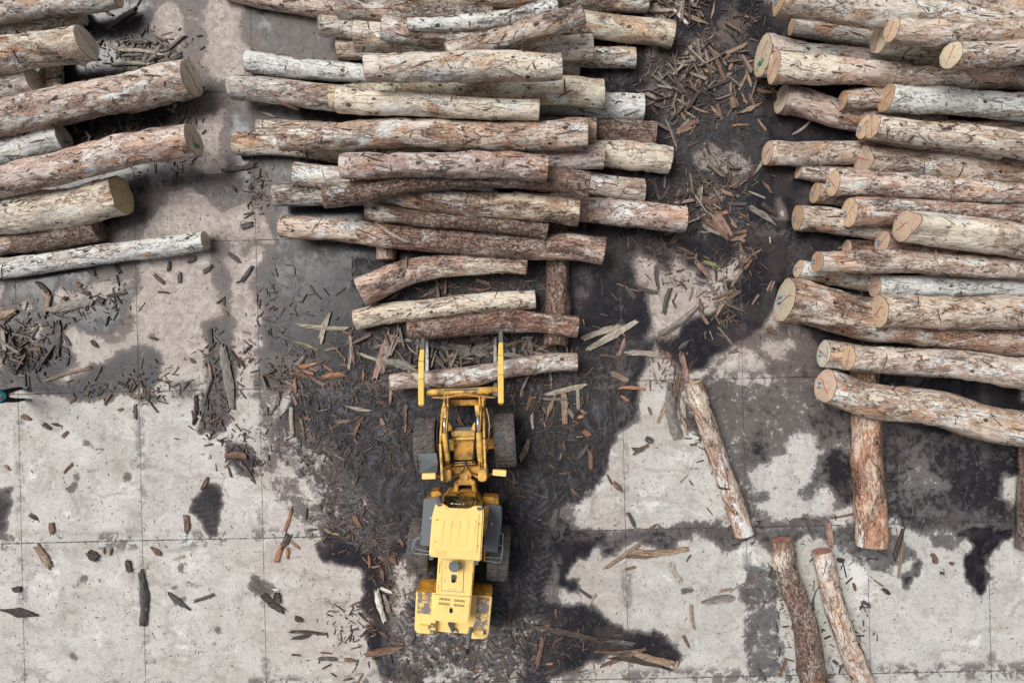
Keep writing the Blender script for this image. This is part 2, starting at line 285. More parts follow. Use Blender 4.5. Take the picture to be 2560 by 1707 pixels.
# --- left middle
paint(.50, [(0, 625), (330, 600), (320, 700), (310, 780), (385, 820), (385, 915), (0, 908)], F, 5)
paint(.16, [(315, 560), (540, 560), (540, 905), (330, 930), (110, 905), (110, 800), (320, 700)], F, 4)
paint(.45, [(240, 560), (300, 575), (316, 740), (270, 790), (230, 760), (200, 600)], F, 3)
paint(.90, [(0, 630), (215, 615), (200, 650), (165, 665), (150, 640), (130, 640), (120, 690), (130, 720), (160, 700), (230, 690), (250, 668), (298, 672), (290, 715), (240, 760), (190, 770), (150, 745), (100, 780), (120, 830), (60, 880), (0, 870)], F, 2)
paint(.12, [(128, 655), (160, 668), (210, 655), (265, 650), (290, 665), (240, 685), (170, 690), (150, 705), (128, 690)], F, 2)
paint(.70, [(0, 780), (130, 770), (160, 830), (130, 880), (60, 900), (0, 900)], F, 5)
paint(.72, [(215, 830), (300, 790), (360, 810), (370, 850), (355, 880), (360, 905), (330, 930), (300, 915), (265, 905), (240, 930), (200, 920), (185, 900), (60, 905), (0, 900), (0, 880), (140, 880)], F, 3)
paint(.52, [(485, 570), (520, 575), (535, 760), (520, 880), (470, 860), (490, 700)], F, 4)
paint(.14, [(525, 600), (590, 560), (600, 770), (590, 880), (540, 860), (548, 720)], F, 3)
paint(.65, [(460, 740), (500, 770), (540, 820), (560, 900), (520, 950), (500, 990), (450, 985), (440, 930), (470, 870), (480, 800)], F, 2)
paint(.05, [(0, 915), (180, 918), (330, 940), (430, 910), (445, 990), (490, 1000), (560, 1090), (590, 1130), (600, 1235), (0, 1240)], F, 3)
ell(.65, 225, 1024, 20, 12, F, 1); ell(.62, 308, 1094, 15, 13, F, 1)
paint(.66, [(505, 985), (560, 1000), (620, 1060), (620, 1110), (580, 1100), (540, 1050)], F, 2)
paint(.80, [(445, 1180), (470, 1130), (500, 1120), (515, 1150), (500, 1235), (480, 1235), (440, 1200)], F, 1)
ell(.72, 5, 1190, 18, 50, F, 3)
# --- the wide dark wet middle
paint(.66, [(585, 555), (900, 555), (880, 820), (700, 840), (610, 890)], F, 6)
paint(.86, [(640, 600), (900, 560), (1500, 560), (1640, 620), (1500, 800), (1480, 880), (1450, 960), (1400, 1040), (1390, 1100), (1300, 1160), (1340, 1290), (1290, 1370), (1230, 1460), (1100, 1480), (860, 1568), (840, 1440), (850, 1310), (760, 1280), (720, 1180), (640, 1120), (640, 1000), (700, 900), (600, 830), (660, 740)], F, 4)
paint(.60, [(580, 800), (700, 830), (720, 900), (600, 900)], F, 5)
paint(.20, [(595, 890), (640, 895), (620, 990), (650, 1040), (600, 1075), (588, 1000)], F, 2)
paint(.13, [(592, 1090), (640, 1040), (690, 1040), (740, 1090), (760, 1130), (720, 1200), (780, 1260), (700, 1235), (600, 1225)], F, 3)
paint(.18, [(640, 1240), (740, 1280), (800, 1300), (835, 1330), (830, 1380), (845, 1450), (860, 1568), (590, 1568), (590, 1250)], F, 3)
paint(.90, [(750, 1235), (830, 1230), (840, 1300), (800, 1305), (760, 1285), (735, 1255)], F, 1)
paint(.82, [(840, 1230), (870, 1230), (885, 1400), (875, 1490), (842, 1470), (835, 1320)], F, 2)
paint(.30, [(890, 1280), (950, 1250), (950, 1440), (890, 1470)], F, 6)
paint(.08, [(590, 1390), (820, 1400), (835, 1450), (850, 1530), (590, 1530)], F, 4)
paint(.55, [(590, 1330), (640, 1350), (660, 1370), (620, 1385), (560, 1375)], F, 2)
paint(.78, [(850, 1480), (1240, 1450), (1300, 1568), (880, 1568)], F, 5)
paint(.52, [(640, 960), (720, 980), (800, 1080), (860, 1180), (880, 1290), (800, 1230), (740, 1130), (690, 1060), (620, 1010)], F, 5)
paint(.40, [(640, 990), (700, 1000), (760, 1090), (790, 1200), (700, 1210), (620, 1140), (600, 1060)], F, 6)
paint(.30, [(880, 1150), (940, 1180), (950, 1230), (900, 1240)], F, 5)
paint(.45, [(900, 1390), (1260, 1440), (1300, 1568), (900, 1568)], F, 8)
paint(.50, [(1290, 1130), (1400, 1080), (1440, 1180), (1400, 1300), (1330, 1420), (1250, 1440), (1260, 1250)], F, 7)
ell(.2, 1060, 1540, 60, 20, F, 6); ell(.25, 1180, 1560, 40, 20, F, 5); ell(.3, 1240, 1480, 30, 30, F, 6)
for cx, cy, rx, ry, lv in ((668,1075,26,16,.05),(720,1135,30,22,.08),(640,1180,30,30,.05),(770,1010,14,22,.35),(745,1070,22,10,.1),(835,1175,18,12,.25),(905,1215,16,10,.1),(60,700,30,18,.25),(90,760,16,22,.3),(700,850,40,20,.5),(1130,60,10,8,.5),(1545,250,22,14,.25),(1500,262,14,10,.25),(1620,300,16,24,.45)):
    ell(lv, cx, cy, rx, ry, F, 3)
paint(.42, [(596, 880), (640, 880), (660, 960), (620, 1000), (592, 980)], F, 4)
for k_ in range(46):
    r3 = random.Random(k_*7+3); x_, y_ = r3.choice([(r3.uniform(20, 600), r3.uniform(600, 1540)), (r3.uniform(1330, 2330), r3.uniform(900, 1540)), (r3.uniform(20, 600), r3.uniform(1240, 1540))]); ell(r3.uniform(.34, .62), x_, y_, r3.uniform(5, 22), r3.uniform(4, 14), F, 1 if k_ % 2 else 3)
# --- between the piles
paint(.80, [(1520, 0), (1780, 0), (1780, 560), (1600, 620), (1480, 560), (1480, 180), (1545, 100)], F, 5)
paint(.55, [(1560, 90), (1640, 70), (1700, 20), (1740, 60), (1700, 130), (1600, 150), (1560, 300), (1530, 350), (1500, 300), (1495, 200)], F, 4)
ell(.30, 1490, 235, 28, 22, F, 3); ell(.30, 1560, 270, 30, 16, F, 3)
paint(.10, [(1605, 385), (1625, 345), (1650, 335), (1680, 350), (1690, 380), (1720, 395), (1700, 430), (1680, 450), (1650, 405), (1625, 410)], F, 1)
paint(.14, [(1580, 455), (1620, 430), (1650, 450), (1640, 480), (1655, 520), (1640, 545), (1610, 500), (1588, 480)], F, 1)
ell(.14, 1690, 372, 28, 22, F, 2)
paint(.66, [(1390, 560), (1560, 560), (1600, 590), (1480, 640), (1400, 640), (1330, 720), (1310, 600)], F, 5)
paint(.24, [(1435, 610), (1490, 600), (1530, 620), (1550, 590), (1590, 620), (1600, 660), (1625, 690), (1600, 720), (1560, 760), (1490, 800), (1470, 790), (1500, 720), (1440, 670)], F, 3)
paint(.10, [(1500, 700), (1560, 700), (1610, 690), (1600, 720), (1545, 760), (1500, 770), (1505, 730)], F, 2)
ell(.2, 1698, 650, 20, 30, F, 2)
paint(.96, [(1920, 500), (1900, 760), (1790, 700), (1740, 760), (1690, 790), (1640, 830), (1560, 850), (1500, 800), (1560, 780), (1600, 745), (1650, 700), (1700, 620), (1740, 560), (1780, 520), (1830, 500)], F, 3)
paint(.50, [(1770, 740), (1880, 780), (1950, 880), (1960, 1000), (1900, 1215), (1720, 1215), (1620, 980), (1560, 860), (1650, 840), (1700, 780)], F, 4)
paint(.12, [(1660, 845), (1700, 800), (1740, 830), (1780, 860), (1770, 868), (1640, 868)], F, 3)
ell(.2, 1790, 790, 45, 18, F, 4)
paint(.10, [(1490, 875), (1555, 878), (1600, 940), (1720, 1218), (1440, 1215), (1360, 1200), (1310, 1165), (1330, 1140), (1385, 1110), (1400, 1040), (1440, 1000), (1470, 960)], F, 2)
paint(.62, [(1530, 890), (1570, 880), (1600, 960), (1610, 1010), (1570, 1010), (1545, 960)], F, 2)
ell(.10, 1800, 1080, 60, 50, F, 6); ell(.08, 1830, 1155, 75, 30, F, 5); ell(.16, 1850, 1030, 34, 35, F, 6)
ell(.74, 1925, 1100, 40, 80, F, 4); ell(.62, 1740, 1010, 30, 60, F, 5)
paint(.95, [(1745, 0), (2352, 0), (2352, 900), (1900, 840), (1830, 740), (1850, 600), (1800, 480), (1760, 400), (1740, 200)], F, 5)  # right pile floor: blackness of the gaps between logs painted in
paint(.92, [(1880, 830), (2352, 880), (2352, 1000), (1960, 960), (1880, 900)], F, 3)
# --- lower right
paint(.66, [(1960, 960), (2352, 1000), (2352, 1205), (1960, 1210)], F, 4)
ell(.78, 2260, 1100, 80, 50, F, 5); ell(.15, 2325, 1130, 24, 32, F, 3); ell(.45, 2120, 1110, 50, 30, F, 6)
paint(.12, [(1440, 1225), (1990, 1222), (2352, 1222), (2352, 1568), (1330, 1568), (1300, 1420), (1290, 1370), (1320, 1290)], F, 3)
paint(.60, [(1420, 1215), (2000, 1205), (2000, 1235), (1800, 1245), (1600, 1240), (1450, 1262), (1380, 1290), (1370, 1250)], F, 2)
paint(.50, [(1860, 1225), (1990, 1225), (2080, 1235), (2085, 1280), (2040, 1300), (1990, 1290), (1930, 1280), (1900, 1260)], F, 3)
paint(.50, [(2090, 1215), (2330, 1210), (2330, 1240), (2270, 1290), (2240, 1330), (2215, 1300), (2210, 1260), (2150, 1235)], F, 3)
paint(.97, [(2170, 1208), (2330, 1205), (2325, 1235), (2290, 1262), (2262, 1290), (2250, 1295), (2250, 1310), (2268, 1318), (2255, 1345), (2256, 1388), (2225, 1365), (2210, 1345), (2215, 1310), (2218, 1270), (2205, 1240)], F, 1)
ell(.60, 2090, 1310, 18, 34, F, 1)
paint(.86, [(1290, 1200), (1380, 1220), (1345, 1300), (1320, 1290), (1310, 1330), (1345, 1345), (1330, 1380), (1280, 1340), (1270, 1240)], F, 1)
paint(.80, [(1320, 1340), (1355, 1330), (1345, 1365), (1350, 1395), (1335, 1370)], F, 1)
paint(.46, [(1720, 1300), (1780, 1300), (1800, 1400), (1790, 1460), (1820, 1568), (1720, 1568), (1720, 1440), (1690, 1380)], F, 5)
ell(.72, 1590, 1345, 18, 14, F, 1)
paint(.80, [(1240, 1420), (1380, 1400), (1420, 1440), (1560, 1500), (1550, 1535), (1400, 1500), (1300, 1568), (1180, 1568)], F, 3)
paint(.60, [(1860, 960), (1960, 950), (1960, 1010), (1880, 1000)], F, 4)
# shape for churned mud near the loader
mud = np.zeros((GY, GX))
def mp(lv, poly, soft=5):
    global mud
    a = blur(inpoly([(x*F, y*F) for x, y in poly]).astype(float), soft); mud = mud*(1-a)+lv*a
mp(.70, [(820, 880), (1500, 790), (1440, 960), (1400, 1040), (1380, 1110), (1300, 1150), (1240, 1300), (1230, 1440), (1300, 1568), (870, 1568), (900, 1430), (880, 1200), (800, 1150), (720, 1080), (640, 960), (700, 850)], 7)
mp(.55, [(820, 600), (1250, 600), (1350, 760), (1350, 900), (800, 900), (820, 760)], 6)
mp(.50, [(1540, 60), (1760, 100), (1780, 300), (1700, 560), (1600, 560), (1500, 300)], 6)
mp(.45, [(1820, 480), (1900, 600), (1780, 800), (1800, 700)], 4)
mp(.6, [(0, 770), (60, 770), (130, 840), (20, 860)], 4)
mp(.66, [(500, 990), (620, 1060), (560, 1070)], 3)
mp(.50, [(640, 960), (760, 990), (880, 1150), (880, 1300), (760, 1200), (620, 1050)], 9)
mp(.48, [(900, 1420), (1300, 1430), (1320, 1568), (880, 1568)], 9)
mp(.22, [(895, 1250), (960, 1240), (960, 1450), (895, 1440)], 6)
cool = np.clip((XX-900)/1000, 0, 1)*np.clip((YY-900)/350, 0, 1)+.35*np.clip((YY-950)/300, 0, 1)*np.clip((700-XX)/500, 0, 1)
tanm = np.clip((945*1.0-YY)/120+.5, 0, 1)*(.55+.45*np.clip((XX-150)/300, 0, 1)); tanm = np.maximum(tanm, .6*np.clip(1-np.abs(XX-1480)/190, 0, 1)*np.clip((YY-950)/100, 0, 1)); tanm = np.maximum(tanm, .45*np.clip(1-np.abs(XX-840)/260, 0, 1)*np.clip((YY-950)/100, 0, 1))
trk = np.zeros((GY, GX, 3)); TR = [([(1048,1440),(1030,1540),(985,1640),(900,1760)],1.), ([(1246,1450),(1255,1560),(1230,1660),(1150,1760)],1.), ([(1300,1100),(1345,1220),(1350,1400),(1320,1560),(1340,1760)],.9), ([(1010,1010),(960,1090),(880,1200),(850,1330)],.9), ([(1420,930),(1360,1010),(1310,1120)],.8), ([(130,985),(240,1090),(420,1180),(560,1330)],.33), ([(390,1010),(400,1180),(330,1320)],.28), ([(1420,1450),(1700,1500),(1900,1490)],.2), ([(700,870),(820,960),(960,1060)],.8), ([(1600,1700),(1780,1560),(1830,1400),(1800,1330)],.3)]
for tp_, a_ in TR:
    q_ = []
    for k in range(len(tp_)-1):
        for t_ in np.linspace(0, 1, 8, endpoint=False): q_.append((tp_[k][0]*(1-t_)+tp_[k+1][0]*t_, tp_[k][1]*(1-t_)+tp_[k+1][1]*t_))
    q_ = np.array(q_+[tp_[-1]], float)
    for _ in range(6): q_[1:-1] = (q_[:-2]+q_[2:]+2*q_[1:-1])/4
    bd = np.full((GY, GX), 1e9); acc = 0
    for k in range(len(q_)-1):
        p0, p1 = q_[k], q_[k+1]; L_ = np.hypot(*(p1-p0)); ux, uy = (p1-p0)/L_; tt = np.clip((XX-p0[0])*ux+(YY-p0[1])*uy, 0, L_); dx_, dy_ = XX-p0[0]-tt*ux, YY-p0[1]-tt*uy; dd = np.hypot(dx_, dy_); m_ = (dd < bd) & (dd < 45); bd[m_] = dd[m_]
        trk[m_, 0] = (acc+tt[m_])/PXM; trk[m_, 1] = ((dx_*-uy+dy_*ux)[m_])/26; trk[m_, 2] = a_*np.clip((30-dd[m_])/6, 0, 1); acc += L_
def samp(m, x, y):
    i = int(min(GY-1, max(0, y//5))); j = int(min(GX-1, max(0, x//5))); return float(m[i, j])
gx = np.concatenate([[-400, -120, -50, -25, -17], (XX[0]-1280)/PXM, [17, 25, 50, 120, 400]])
gy = np.concatenate([[-400, -120, -50, -25, -14], -((YY[::-1, 0])-853.5)/PXM, [14, 25, 50, 120, 400]])
NX, NY = len(gx), len(gy)
vx, vy = np.meshgrid(gx, gy)
ii, jj = np.meshgrid(np.clip(np.arange(NX)-5, 0, GX-1), np.clip(np.arange(NY)-5, 0, GY-1)); jj = GY-1-jj
far = (np.maximum(np.abs(vx)-15.2, 0) > 0) | (np.maximum(np.abs(vy)-10.2, 0) > 0)
def fld(m, dflt): q = m[jj, ii].copy(); q[far] = dflt; return q
vz = np.zeros_like(vx)
inside = ~far
dn = blur(np.random.RandomState(2).rand(GY, GX), 6); dn = (dn-.5)*.10
vz[inside] = (dn*np.clip(mud, 0, 1))[jj, ii][inside]
me = bpy.data.meshes.new('ground')
V = np.stack([vx.ravel(), vy.ravel(), vz.ravel()], 1).astype(np.float32)
idx = np.arange(NX*NY).reshape(NY, NX); Fq = np.stack([idx[:-1, :-1], idx[:-1, 1:], idx[1:, 1:], idx[1:, :-1]], -1).reshape(-1, 4)
me.vertices.add(len(V)); me.vertices.foreach_set('co', V.ravel()); me.loops.add(Fq.size); me.loops.foreach_set('vertex_index', Fq.ravel().astype(np.int32))
me.polygons.add(len(Fq)); me.polygons.foreach_set('loop_start', np.arange(0, Fq.size, 4, dtype=np.int32)); me.polygons.foreach_set('loop_total', np.full(len(Fq), 4, dtype=np.int32)); me.polygons.foreach_set('use_smooth', np.ones(len(Fq), bool))
me.update(); me.validate()
fattr(me, 'wet', fld(wet, .3)); fattr(me, 'mud', fld(mud, 0)); fattr(me, 'cool', fld(cool, .3)); fattr(me, 'tan', fld(tanm, 0)); vattr(me, 'trk', np.where(far[..., None], 0, trk[jj, ii]).reshape(-1, 3)); me.materials.append(GROUND)
go = bpy.data.objects.new('ground', me); COL.objects.link(go); tag(go, kind='structure')
# ------------------------------------------------------------------ logs
# (stack order, survey points of the axis, width at start, width at end, surface, visible sawn end, pile, label, extras)
LOGS = [
# ---- middle pile
(1, [(560,-30),(700,2),(900,36)], 50, 52, 'p', '', 'M', 'pinkish log sloping in along the top left edge of the middle pile', {}),
(2.2, [(845,20),(1000,30),(1230,46)], 56, 50, 'g', '', 'M', 'grey weathered log with dark smears overlapping the pinkish log at the top edge', {}),
(3.3, [(960,-34),(1200,-4),(1392,-26)], 56, 52, 'y', '', 'M', 'greenish cream log bulging down from the top edge of the middle pile', {}),
(3.2, [(1370,-8),(1617,-2)], 62, 64, 'g', '', 'M', 'thick grey log cut off by the top edge, right end of the middle pile', {}),
(2, [(1180,42),(1450,64),(1681,87)], 58, 64, 'y', '', 'M', 'dark greenish grey log jutting furthest right near the top of the middle pile', {}),
(1, [(800,66),(1120,92)], 50, 48, 'g', '', 'M', 'short grey and brown log end poking out left above the split cream stub', {}),
(0, [(846,122),(1200,134),(1588,147)], 54, 50, 'p', '', 'M', 'long pinkish log low in the pile, right end just below the dark greenish grey log', {}),
(1.4, [(889,92),(1200,108),(1480,119)], 72, 62, 'c', '', 'M', 'cream ended log with a pale split stub on the left, running behind the diagonal log', {}),
(2.4, [(957,70),(1150,92),(1310,110)], 60, 60, 'p', '', 'M', 'brown grey log with a pale sawn rim, lying on the split cream stub', {}),
(2.6, [(1020,62),(1262,50),(1392,20)], 30, 50, 'w', 'R', 'M', 'log with bold white and black blotches just left of the diagonal log', {'ctint': 'o'}),
(3.6, [(1120,138),(1300,86),(1454,34)], 54, 56, 't', '', 'M', 'loose log lying diagonally across the top of the middle pile', {}),
(4, [(914,170),(985,172),(1064,167),(1290,172),(1403,168)], 62, 64, 'c', '', 'M', 'thick cream pink humped log lying on top just below the diagonal log', {'mid': 1.12}),
(1.5, [(618,153),(780,170),(1000,196)], 50, 50, 'w', '', 'M', 'bright white log with one dark knot, sticking out left below the bare wet slab', {}),
(0.3, [(1060,160),(1448,173)], 42, 42, 'g', '', 'M', 'thin grey log whose short right end shows under the humped cream pink log', {}),
(0.4, [(578,217),(800,238),(1080,262)], 60, 60, 'g', '', 'M', 'smooth brown grey log with the leftmost end in the middle pile', {}),
(1.5, [(828,246),(1200,235),(1509,233)], 62, 72, 'y', '', 'M', 'yellow green barkless log running behind the pale cream log, strands of straw on it', {}),
(3, [(845,248),(1100,262),(1347,277)], 64, 50, 'c', '', 'M', 'palest cream log, freshly peeled, second big log below the diagonal one', {}),
(0.2, [(1180,250),(1606,270)], 62, 66, 'w', '', 'M', 'pale mottled log with an oval scar near its right end, jutting right', {}),
(0.1, [(647,321),(1040,334)], 44, 46, 'g', '', 'M', 'thin grey log end showing above the orange ended log at the left side', {}),
(0.1, [(1080,312),(1637,335)], 58, 58, 'd', '', 'M', 'dark brown grey log with a short cut line near its right end', {}),
(3, [(700,346),(850,340),(940,332),(1200,337),(1466,338)], 66, 80, 't', '', 'M', 'the longest, thickest pinkish grey log across the centre of the middle pile', {}),
(1.2, [(1180,330),(1488,328)], 56, 58, 'y', '', 'M', 'yellow green log end peeping out right behind the longest, thickest log', {}),
(1.1, [(590,359),(850,374),(1090,388)], 58, 56, 'c', '', 'M', 'cream log with a rounded orange left end below the thin grey one', {}),
(1.6, [(1290,384),(1509,395)], 50, 54, 'g', '', 'M', 'short grey stub wedged between the longest log and the cream right hand log', {}),
(0.5, [(1280,376),(1674,399)], 66, 68, 'c', '', 'M', 'cream and yellow log with wavy brown crack lines, jutting out right', {}),
(4, [(854,416),(1010,409),(1200,412),(1369,422)], 60, 66, 'p', '', 'M', 'rosy grey log with ring shaped scars lying on top of the bent dark streaked log', {}),
(1.3, [(737,433),(1080,456)], 56, 56, 'g', '', 'M', 'pale grey stub rising over the knotty grey log at the left', {}),
(0.6, [(1230,440),(1608,475)], 58, 60, 'p', '', 'M', 'pinkish log with one black knot hole near its right end', {}),
(0.4, [(684,489),(1040,490)], 50, 50, 'g', '', 'M', 'grey log with a dark eye shaped knot, low at the left end of the pile', {}),
(3, [(811,493),(930,470),(1080,446),(1230,436),(1371,446),(1472,462)], 60, 64, 'd', '', 'M', 'bent log with a dark wet stripe and a white ringed hole at its left end', {}),
(2.2, [(950,474),(1152,502),(1300,515),(1446,530)], 58, 70, 'r', '', 'M', 'log with a torn dark upper edge and pale sides, tapering away under the bent log', {}),
(0.7, [(1280,514),(1712,549)], 66, 68, 'p', '', 'M', 'mauve grey log with two rows of dark punch marks across it', {'punch': 1}),
(3, [(916,527),(1150,552),(1367,579)], 42, 42, 'd', '', 'M', 'thin dark brown log with an orange left end', {}),
(1.5, [(703,565),(994,589),(1250,608),(1509,629)], 58, 68, 'r', '', 'M', 'long two toned log, pale at its left end and dark brown in its middle', {}),
(0, [(966,440),(966,649)], 50, 50, 'r', 'E', 'B', 'support log stub with red paint on its end, below the long two toned log', {'ctint': 'b'}),
(0, [(1383,520),(1392,860)], 60, 62, 'd', '', 'B', 'dark brown upright support log between the pile and the loader', {}),
(0.2, [(904,729),(1010,678),(1150,661),(1317,664)], 74, 46, 'r', '', 'S', 'kinked reddish log with cracked bark, first below the middle pile', {}),
(0.2, [(889,800),(1000,782),(1125,765),(1338,747)], 52, 48, 'c', '', 'S', 'cream patchy log between the kinked reddish log and the dark red log', {}),
(1.2, [(1021,824),(1180,815),(1290,806),(1443,818)], 44, 52, 'r', 'R', 'S', 'dark red brown log lying across the foot of the upright support log', {'mid': 1.12, 'dirt': .68, 'tn': (.44,.20,.15)}),
(0.8, [(978,957),(1152,937),(1300,921),(1442,904)], 44, 48, 't', '', 'S', 'mottled brown log held under the two yellow tines of the loader', {'mid': 1.08, 'tn': (.42,.31,.245), 'dirt': .5}),
# ---- right pile
(2.1, [(1948,-2),(2206,34),(2560,72),(2650,80)], 80, 84, 't', 'L', 'R', 'thick log in the top left corner of the right pile, end marked in blue', {'blue': 1, 'rot': 60}),
(3.2, [(2220,4),(2400,18),(2650,44)], 76, 74, 'p', 'L', 'R', 'thick log at the top edge with a split yellow wedge in its bark', {'rot': 80}),
(1.2, [(1980,67),(2300,112)], 46, 48, 'g', 'L', 'R', 'thin dark grey log tucked below the thick corner log of the right pile', {'rot': 60}),
(2.9, [(2228,76),(2400,78),(2650,82)], 66, 54, 't', 'L', 'R', 'log with an orange face and pink line, half over a pale green face', {'ctint': 'o', 'rot': 35}),
(1.9, [(2197,98),(2400,112),(2650,122)], 74, 60, 'y', 'L', 'R', 'log with a pale green face peeping out below the bright orange face', {'ctint': 'y', 'rot': 30}),
(3.0, [(2378,139),(2500,133),(2650,126)], 64, 66, 't', 'L', 'R', 'log with a tilted round pale face and pink dash, near the top right corner', {'ctint': 'y', 'rot': 30, 'shear': .22}),
(1.6, [(2340,141),(2650,140)], 54, 54, 'g', 'L', 'R', 'log whose shaded green face hides behind the tilted round pale face', {'ctint': 'y'}),
(1.0, [(1906,142),(2173,160),(2345,166)], 100, 46, 'c', 'L', 'R', 'wide cracked cream butt log with teal marks, under the freshly peeled yellow one', {'teal': 1, 'ctint': 'y'}),
(2.6, [(1934,170),(2100,178),(2290,194)], 78, 54, 'c', 'L', 'R', 'smooth freshly peeled yellow log lying over the wide cracked butt', {'rot': 60, 'ctint': 'o'}),
(3.2, [(2230,187),(2400,194),(2650,206)], 48, 60, 't', 'L', 'R', 'flaky brown log with a small pink striped face, right of the freshly peeled yellow one', {'rot': 60}),
(0.8, [(1954,247),(2146,288),(2350,318)], 74, 66, 'p', 'L', 'R', 'log with a dark charred notch on its back, below the freshly peeled yellow log', {'ctint': 'y'}),
(2.2, [(2107,252),(2330,243)], 50, 52, 'g', 'L', 'R', 'short grey log with a small face marked red and blue, resting on the notched log', {'rot': 40, 'blue': 1}),
(3.3, [(2216,245),(2400,254),(2650,272)], 64, 74, 'w', 'L', 'R', 'thick log with a big torn white patch on its bark', {'rot': 70}),
(1.8, [(2160,318),(2500,366)], 64, 62, 'g', 'L', 'R', 'log mostly hidden behind the bright orange face with one bold red stripe', {'ctint': 'o', 'blue': 1}),
(3.2, [(2182,317),(2400,346),(2650,384)], 60, 62, 'c', 'L', 'R', 'pale log with a bright orange face and one bold red stripe across it', {'ctint': 'o', 'rot': -8}),
(1.5, [(2350,322),(2559,318)], 44, 44, 'g', '', 'R', 'dim log end seen in the gap at the right edge below the torn white patch', {}),
(1.4, [(1919,383),(2330,378)], 56, 54, 'p', 'L', 'R', 'slim pinkish log sticking out alone to the left in the right pile', {'rot': 70, 'ctint': 'p'}),
(2.4, [(2157,397),(2400,420),(2650,440)], 72, 66, 't', 'L', 'R', 'log with a pear shaped pink faced end below the bold red stripe', {'rot': -70, 'lobe': (.35, 2.0), 'ctint': 'p'}),
(0.5, [(1997,428),(2250,446)], 40, 40, 'g', 'L', 'R', 'small log end just below the slim pinkish log, straw caught on it', {'ctint': 'o'}),
(2.6, [(2082,457),(2300,472),(2650,488)], 66, 44, 't', 'L', 'R', 'log with a large orange face crossed by red and blue lines', {'rot': -50, 'ctint': 'o', 'blue': 1}),
(1.0, [(2038,482),(2300,502)], 52, 52, 'p', 'L', 'R', 'small faced log with a blue cross, left of the large orange face', {'blue': 1, 'rot': 10}),
(2.4, [(2124,532),(2400,541),(2650,552)], 74, 66, 'r', 'L', 'R', 'smooth red brown log with a split orange face and blue smear', {'ctint': 'o', 'blue': 1, 'rot': 60}),
(1.1, [(1994,545),(2300,586)], 66, 62, 't', 'L', 'R', 'log with a red slash over a blue patch on its face, beside the stream', {'blue': 1, 'rot': -30}),
(3.6, [(2257,566),(2400,580),(2560,598),(2650,606)], 78, 96, 'c', 'L', 'R', 'biggest cream log with a long keyhole shaped end', {'lobe': (.75, 1.45), 'rot': 75, 'ctint': 'p'}),
(1.6, [(2206,606),(2500,640)], 62, 60, 'r', 'L', 'R', 'dim reddish faced log tucked under the keyhole shaped end', {'ctint': 'p', 'blue': 1}),
(0.4, [(2118,620),(2400,640)], 44, 44, 'd', 'L', 'R', 'low dark log end above the pink white log with knots', {'ctint': 'p'}),
(2.6, [(2044,653),(2300,660),(2650,674)], 56, 62, 'p', 'L', 'R', 'pink white log with dark knots, left end marked by a short red bar', {'rot': -5, 'blue': 1}),
(1.0, [(1996,672),(2250,722)], 46, 50, 'g', 'L', 'R', 'small log with a narrow red faced end beside the stream', {'ctint': 'p', 'blue': 1, 'rot': 80}),
(2.2, [(2187,716),(2400,720),(2650,724)], 52, 56, 'w', 'L', 'R', 'birch white log speckled with black in the right pile', {'ctint': 'p', 'rot': 85}),
(1.5, [(1962,750),(2173,798),(2400,830),(2650,856)], 112, 80, 'r', 'L', 'R', 'very wide brown butt log with a tall pale oval end by the stream', {'ctint': 'y', 'rot': 75, 'blue': 1}),
(3.0, [(2198,777),(2400,781),(2650,786)], 82, 78, 't', 'L', 'R', 'round orange rimmed face with one red stripe, lying on the very wide brown butt', {'rot': 65, 'ctint': 'o', 'rimmed': 1}),
(1.2, [(2060,885),(2300,908),(2650,940)], 68, 70, 't', 'L', 'R', 'log with a white green face, red dash and cyan scribble', {'ctint': 'w', 'blue': 1, 'rot': -70}),
(2.3, [(2123,893),(2328,903),(2650,948)], 62, 84, 'p', 'L', 'R', 'reddish log with an orange oval face resting on the white green faced log', {'ctint': 'o', 'rot': 15}),
(1.0, [(2063,965),(2192,998),(2400,1040),(2650,1086)], 86, 94, 't', 'L', 'R', 'lowest long log of the right pile, pinkish tilted face with a cracked disc', {'ctint': 'p', 'rot': -45, 'blue': 1, 'shear': .15}),
(0, [(2160,880),(2172,1150),(2177,1362)], 66, 76, 'r', '', 'B', 'upright rust coloured support log sticking out below the right pile', {'tn': (.52,.24,.155)}),
(0, [(2580,1060),(2577,1372)], 60, 62, 'd', '', 'B', 'support log cut off by the right edge of the photo', {}),
# ---- left pile
(3, [(-80,50),(0,30),(290,-12)], 58, 56, 'g', 'R', 'L', 'brown grey log along the top left corner', {'ctint': 'o'}),
(1.4, [(-80,92),(0,78),(203,36)], 52, 58, 'g', 'R', 'L', 'grey log with a narrow red lined end, second from the top left corner', {'rot': -60, 'ctint': 'g'}),
(2.2, [(-80,154),(0,141),(217,106)], 84, 86, 't', 'R', 'L', 'thick log with a cracked grey face, third from the top left corner', {'ctint': 'g'}),
(1.0, [(-80,232),(0,221),(88,203)], 64, 66, 'g', 'R', 'L', 'short ended log left of the greenish upright stub', {'ctint': 'g', 'rot': -60}),
(0, [(130,110),(134,262)], 50, 52, 'y', '', 'B', 'greenish upright stub crossing under the left pile', {}),
(2.4, [(-80,310),(0,298),(147,268),(330,228),(480,198)], 84, 92, 't', 'R', 'L', 'longest thick tan log of the left pile with two dark gouges near its right end', {'ctint': 'g', 'gouge': 1}),
(1.0, [(-80,395),(0,380),(160,345)], 68, 66, 'w', 'R', 'L', 'log with a wet green glinting face between the two long curved logs at the left', {'ctint': 'g', 'teal': 1}),
(2.3, [(-80,475),(0,453),(160,420),(327,379),(484,352)], 64, 84, 't', 'R', 'L', 'long curved pale log with a green stained end, second long log of the left pile', {'ctint': 'g', 'teal': 1}),
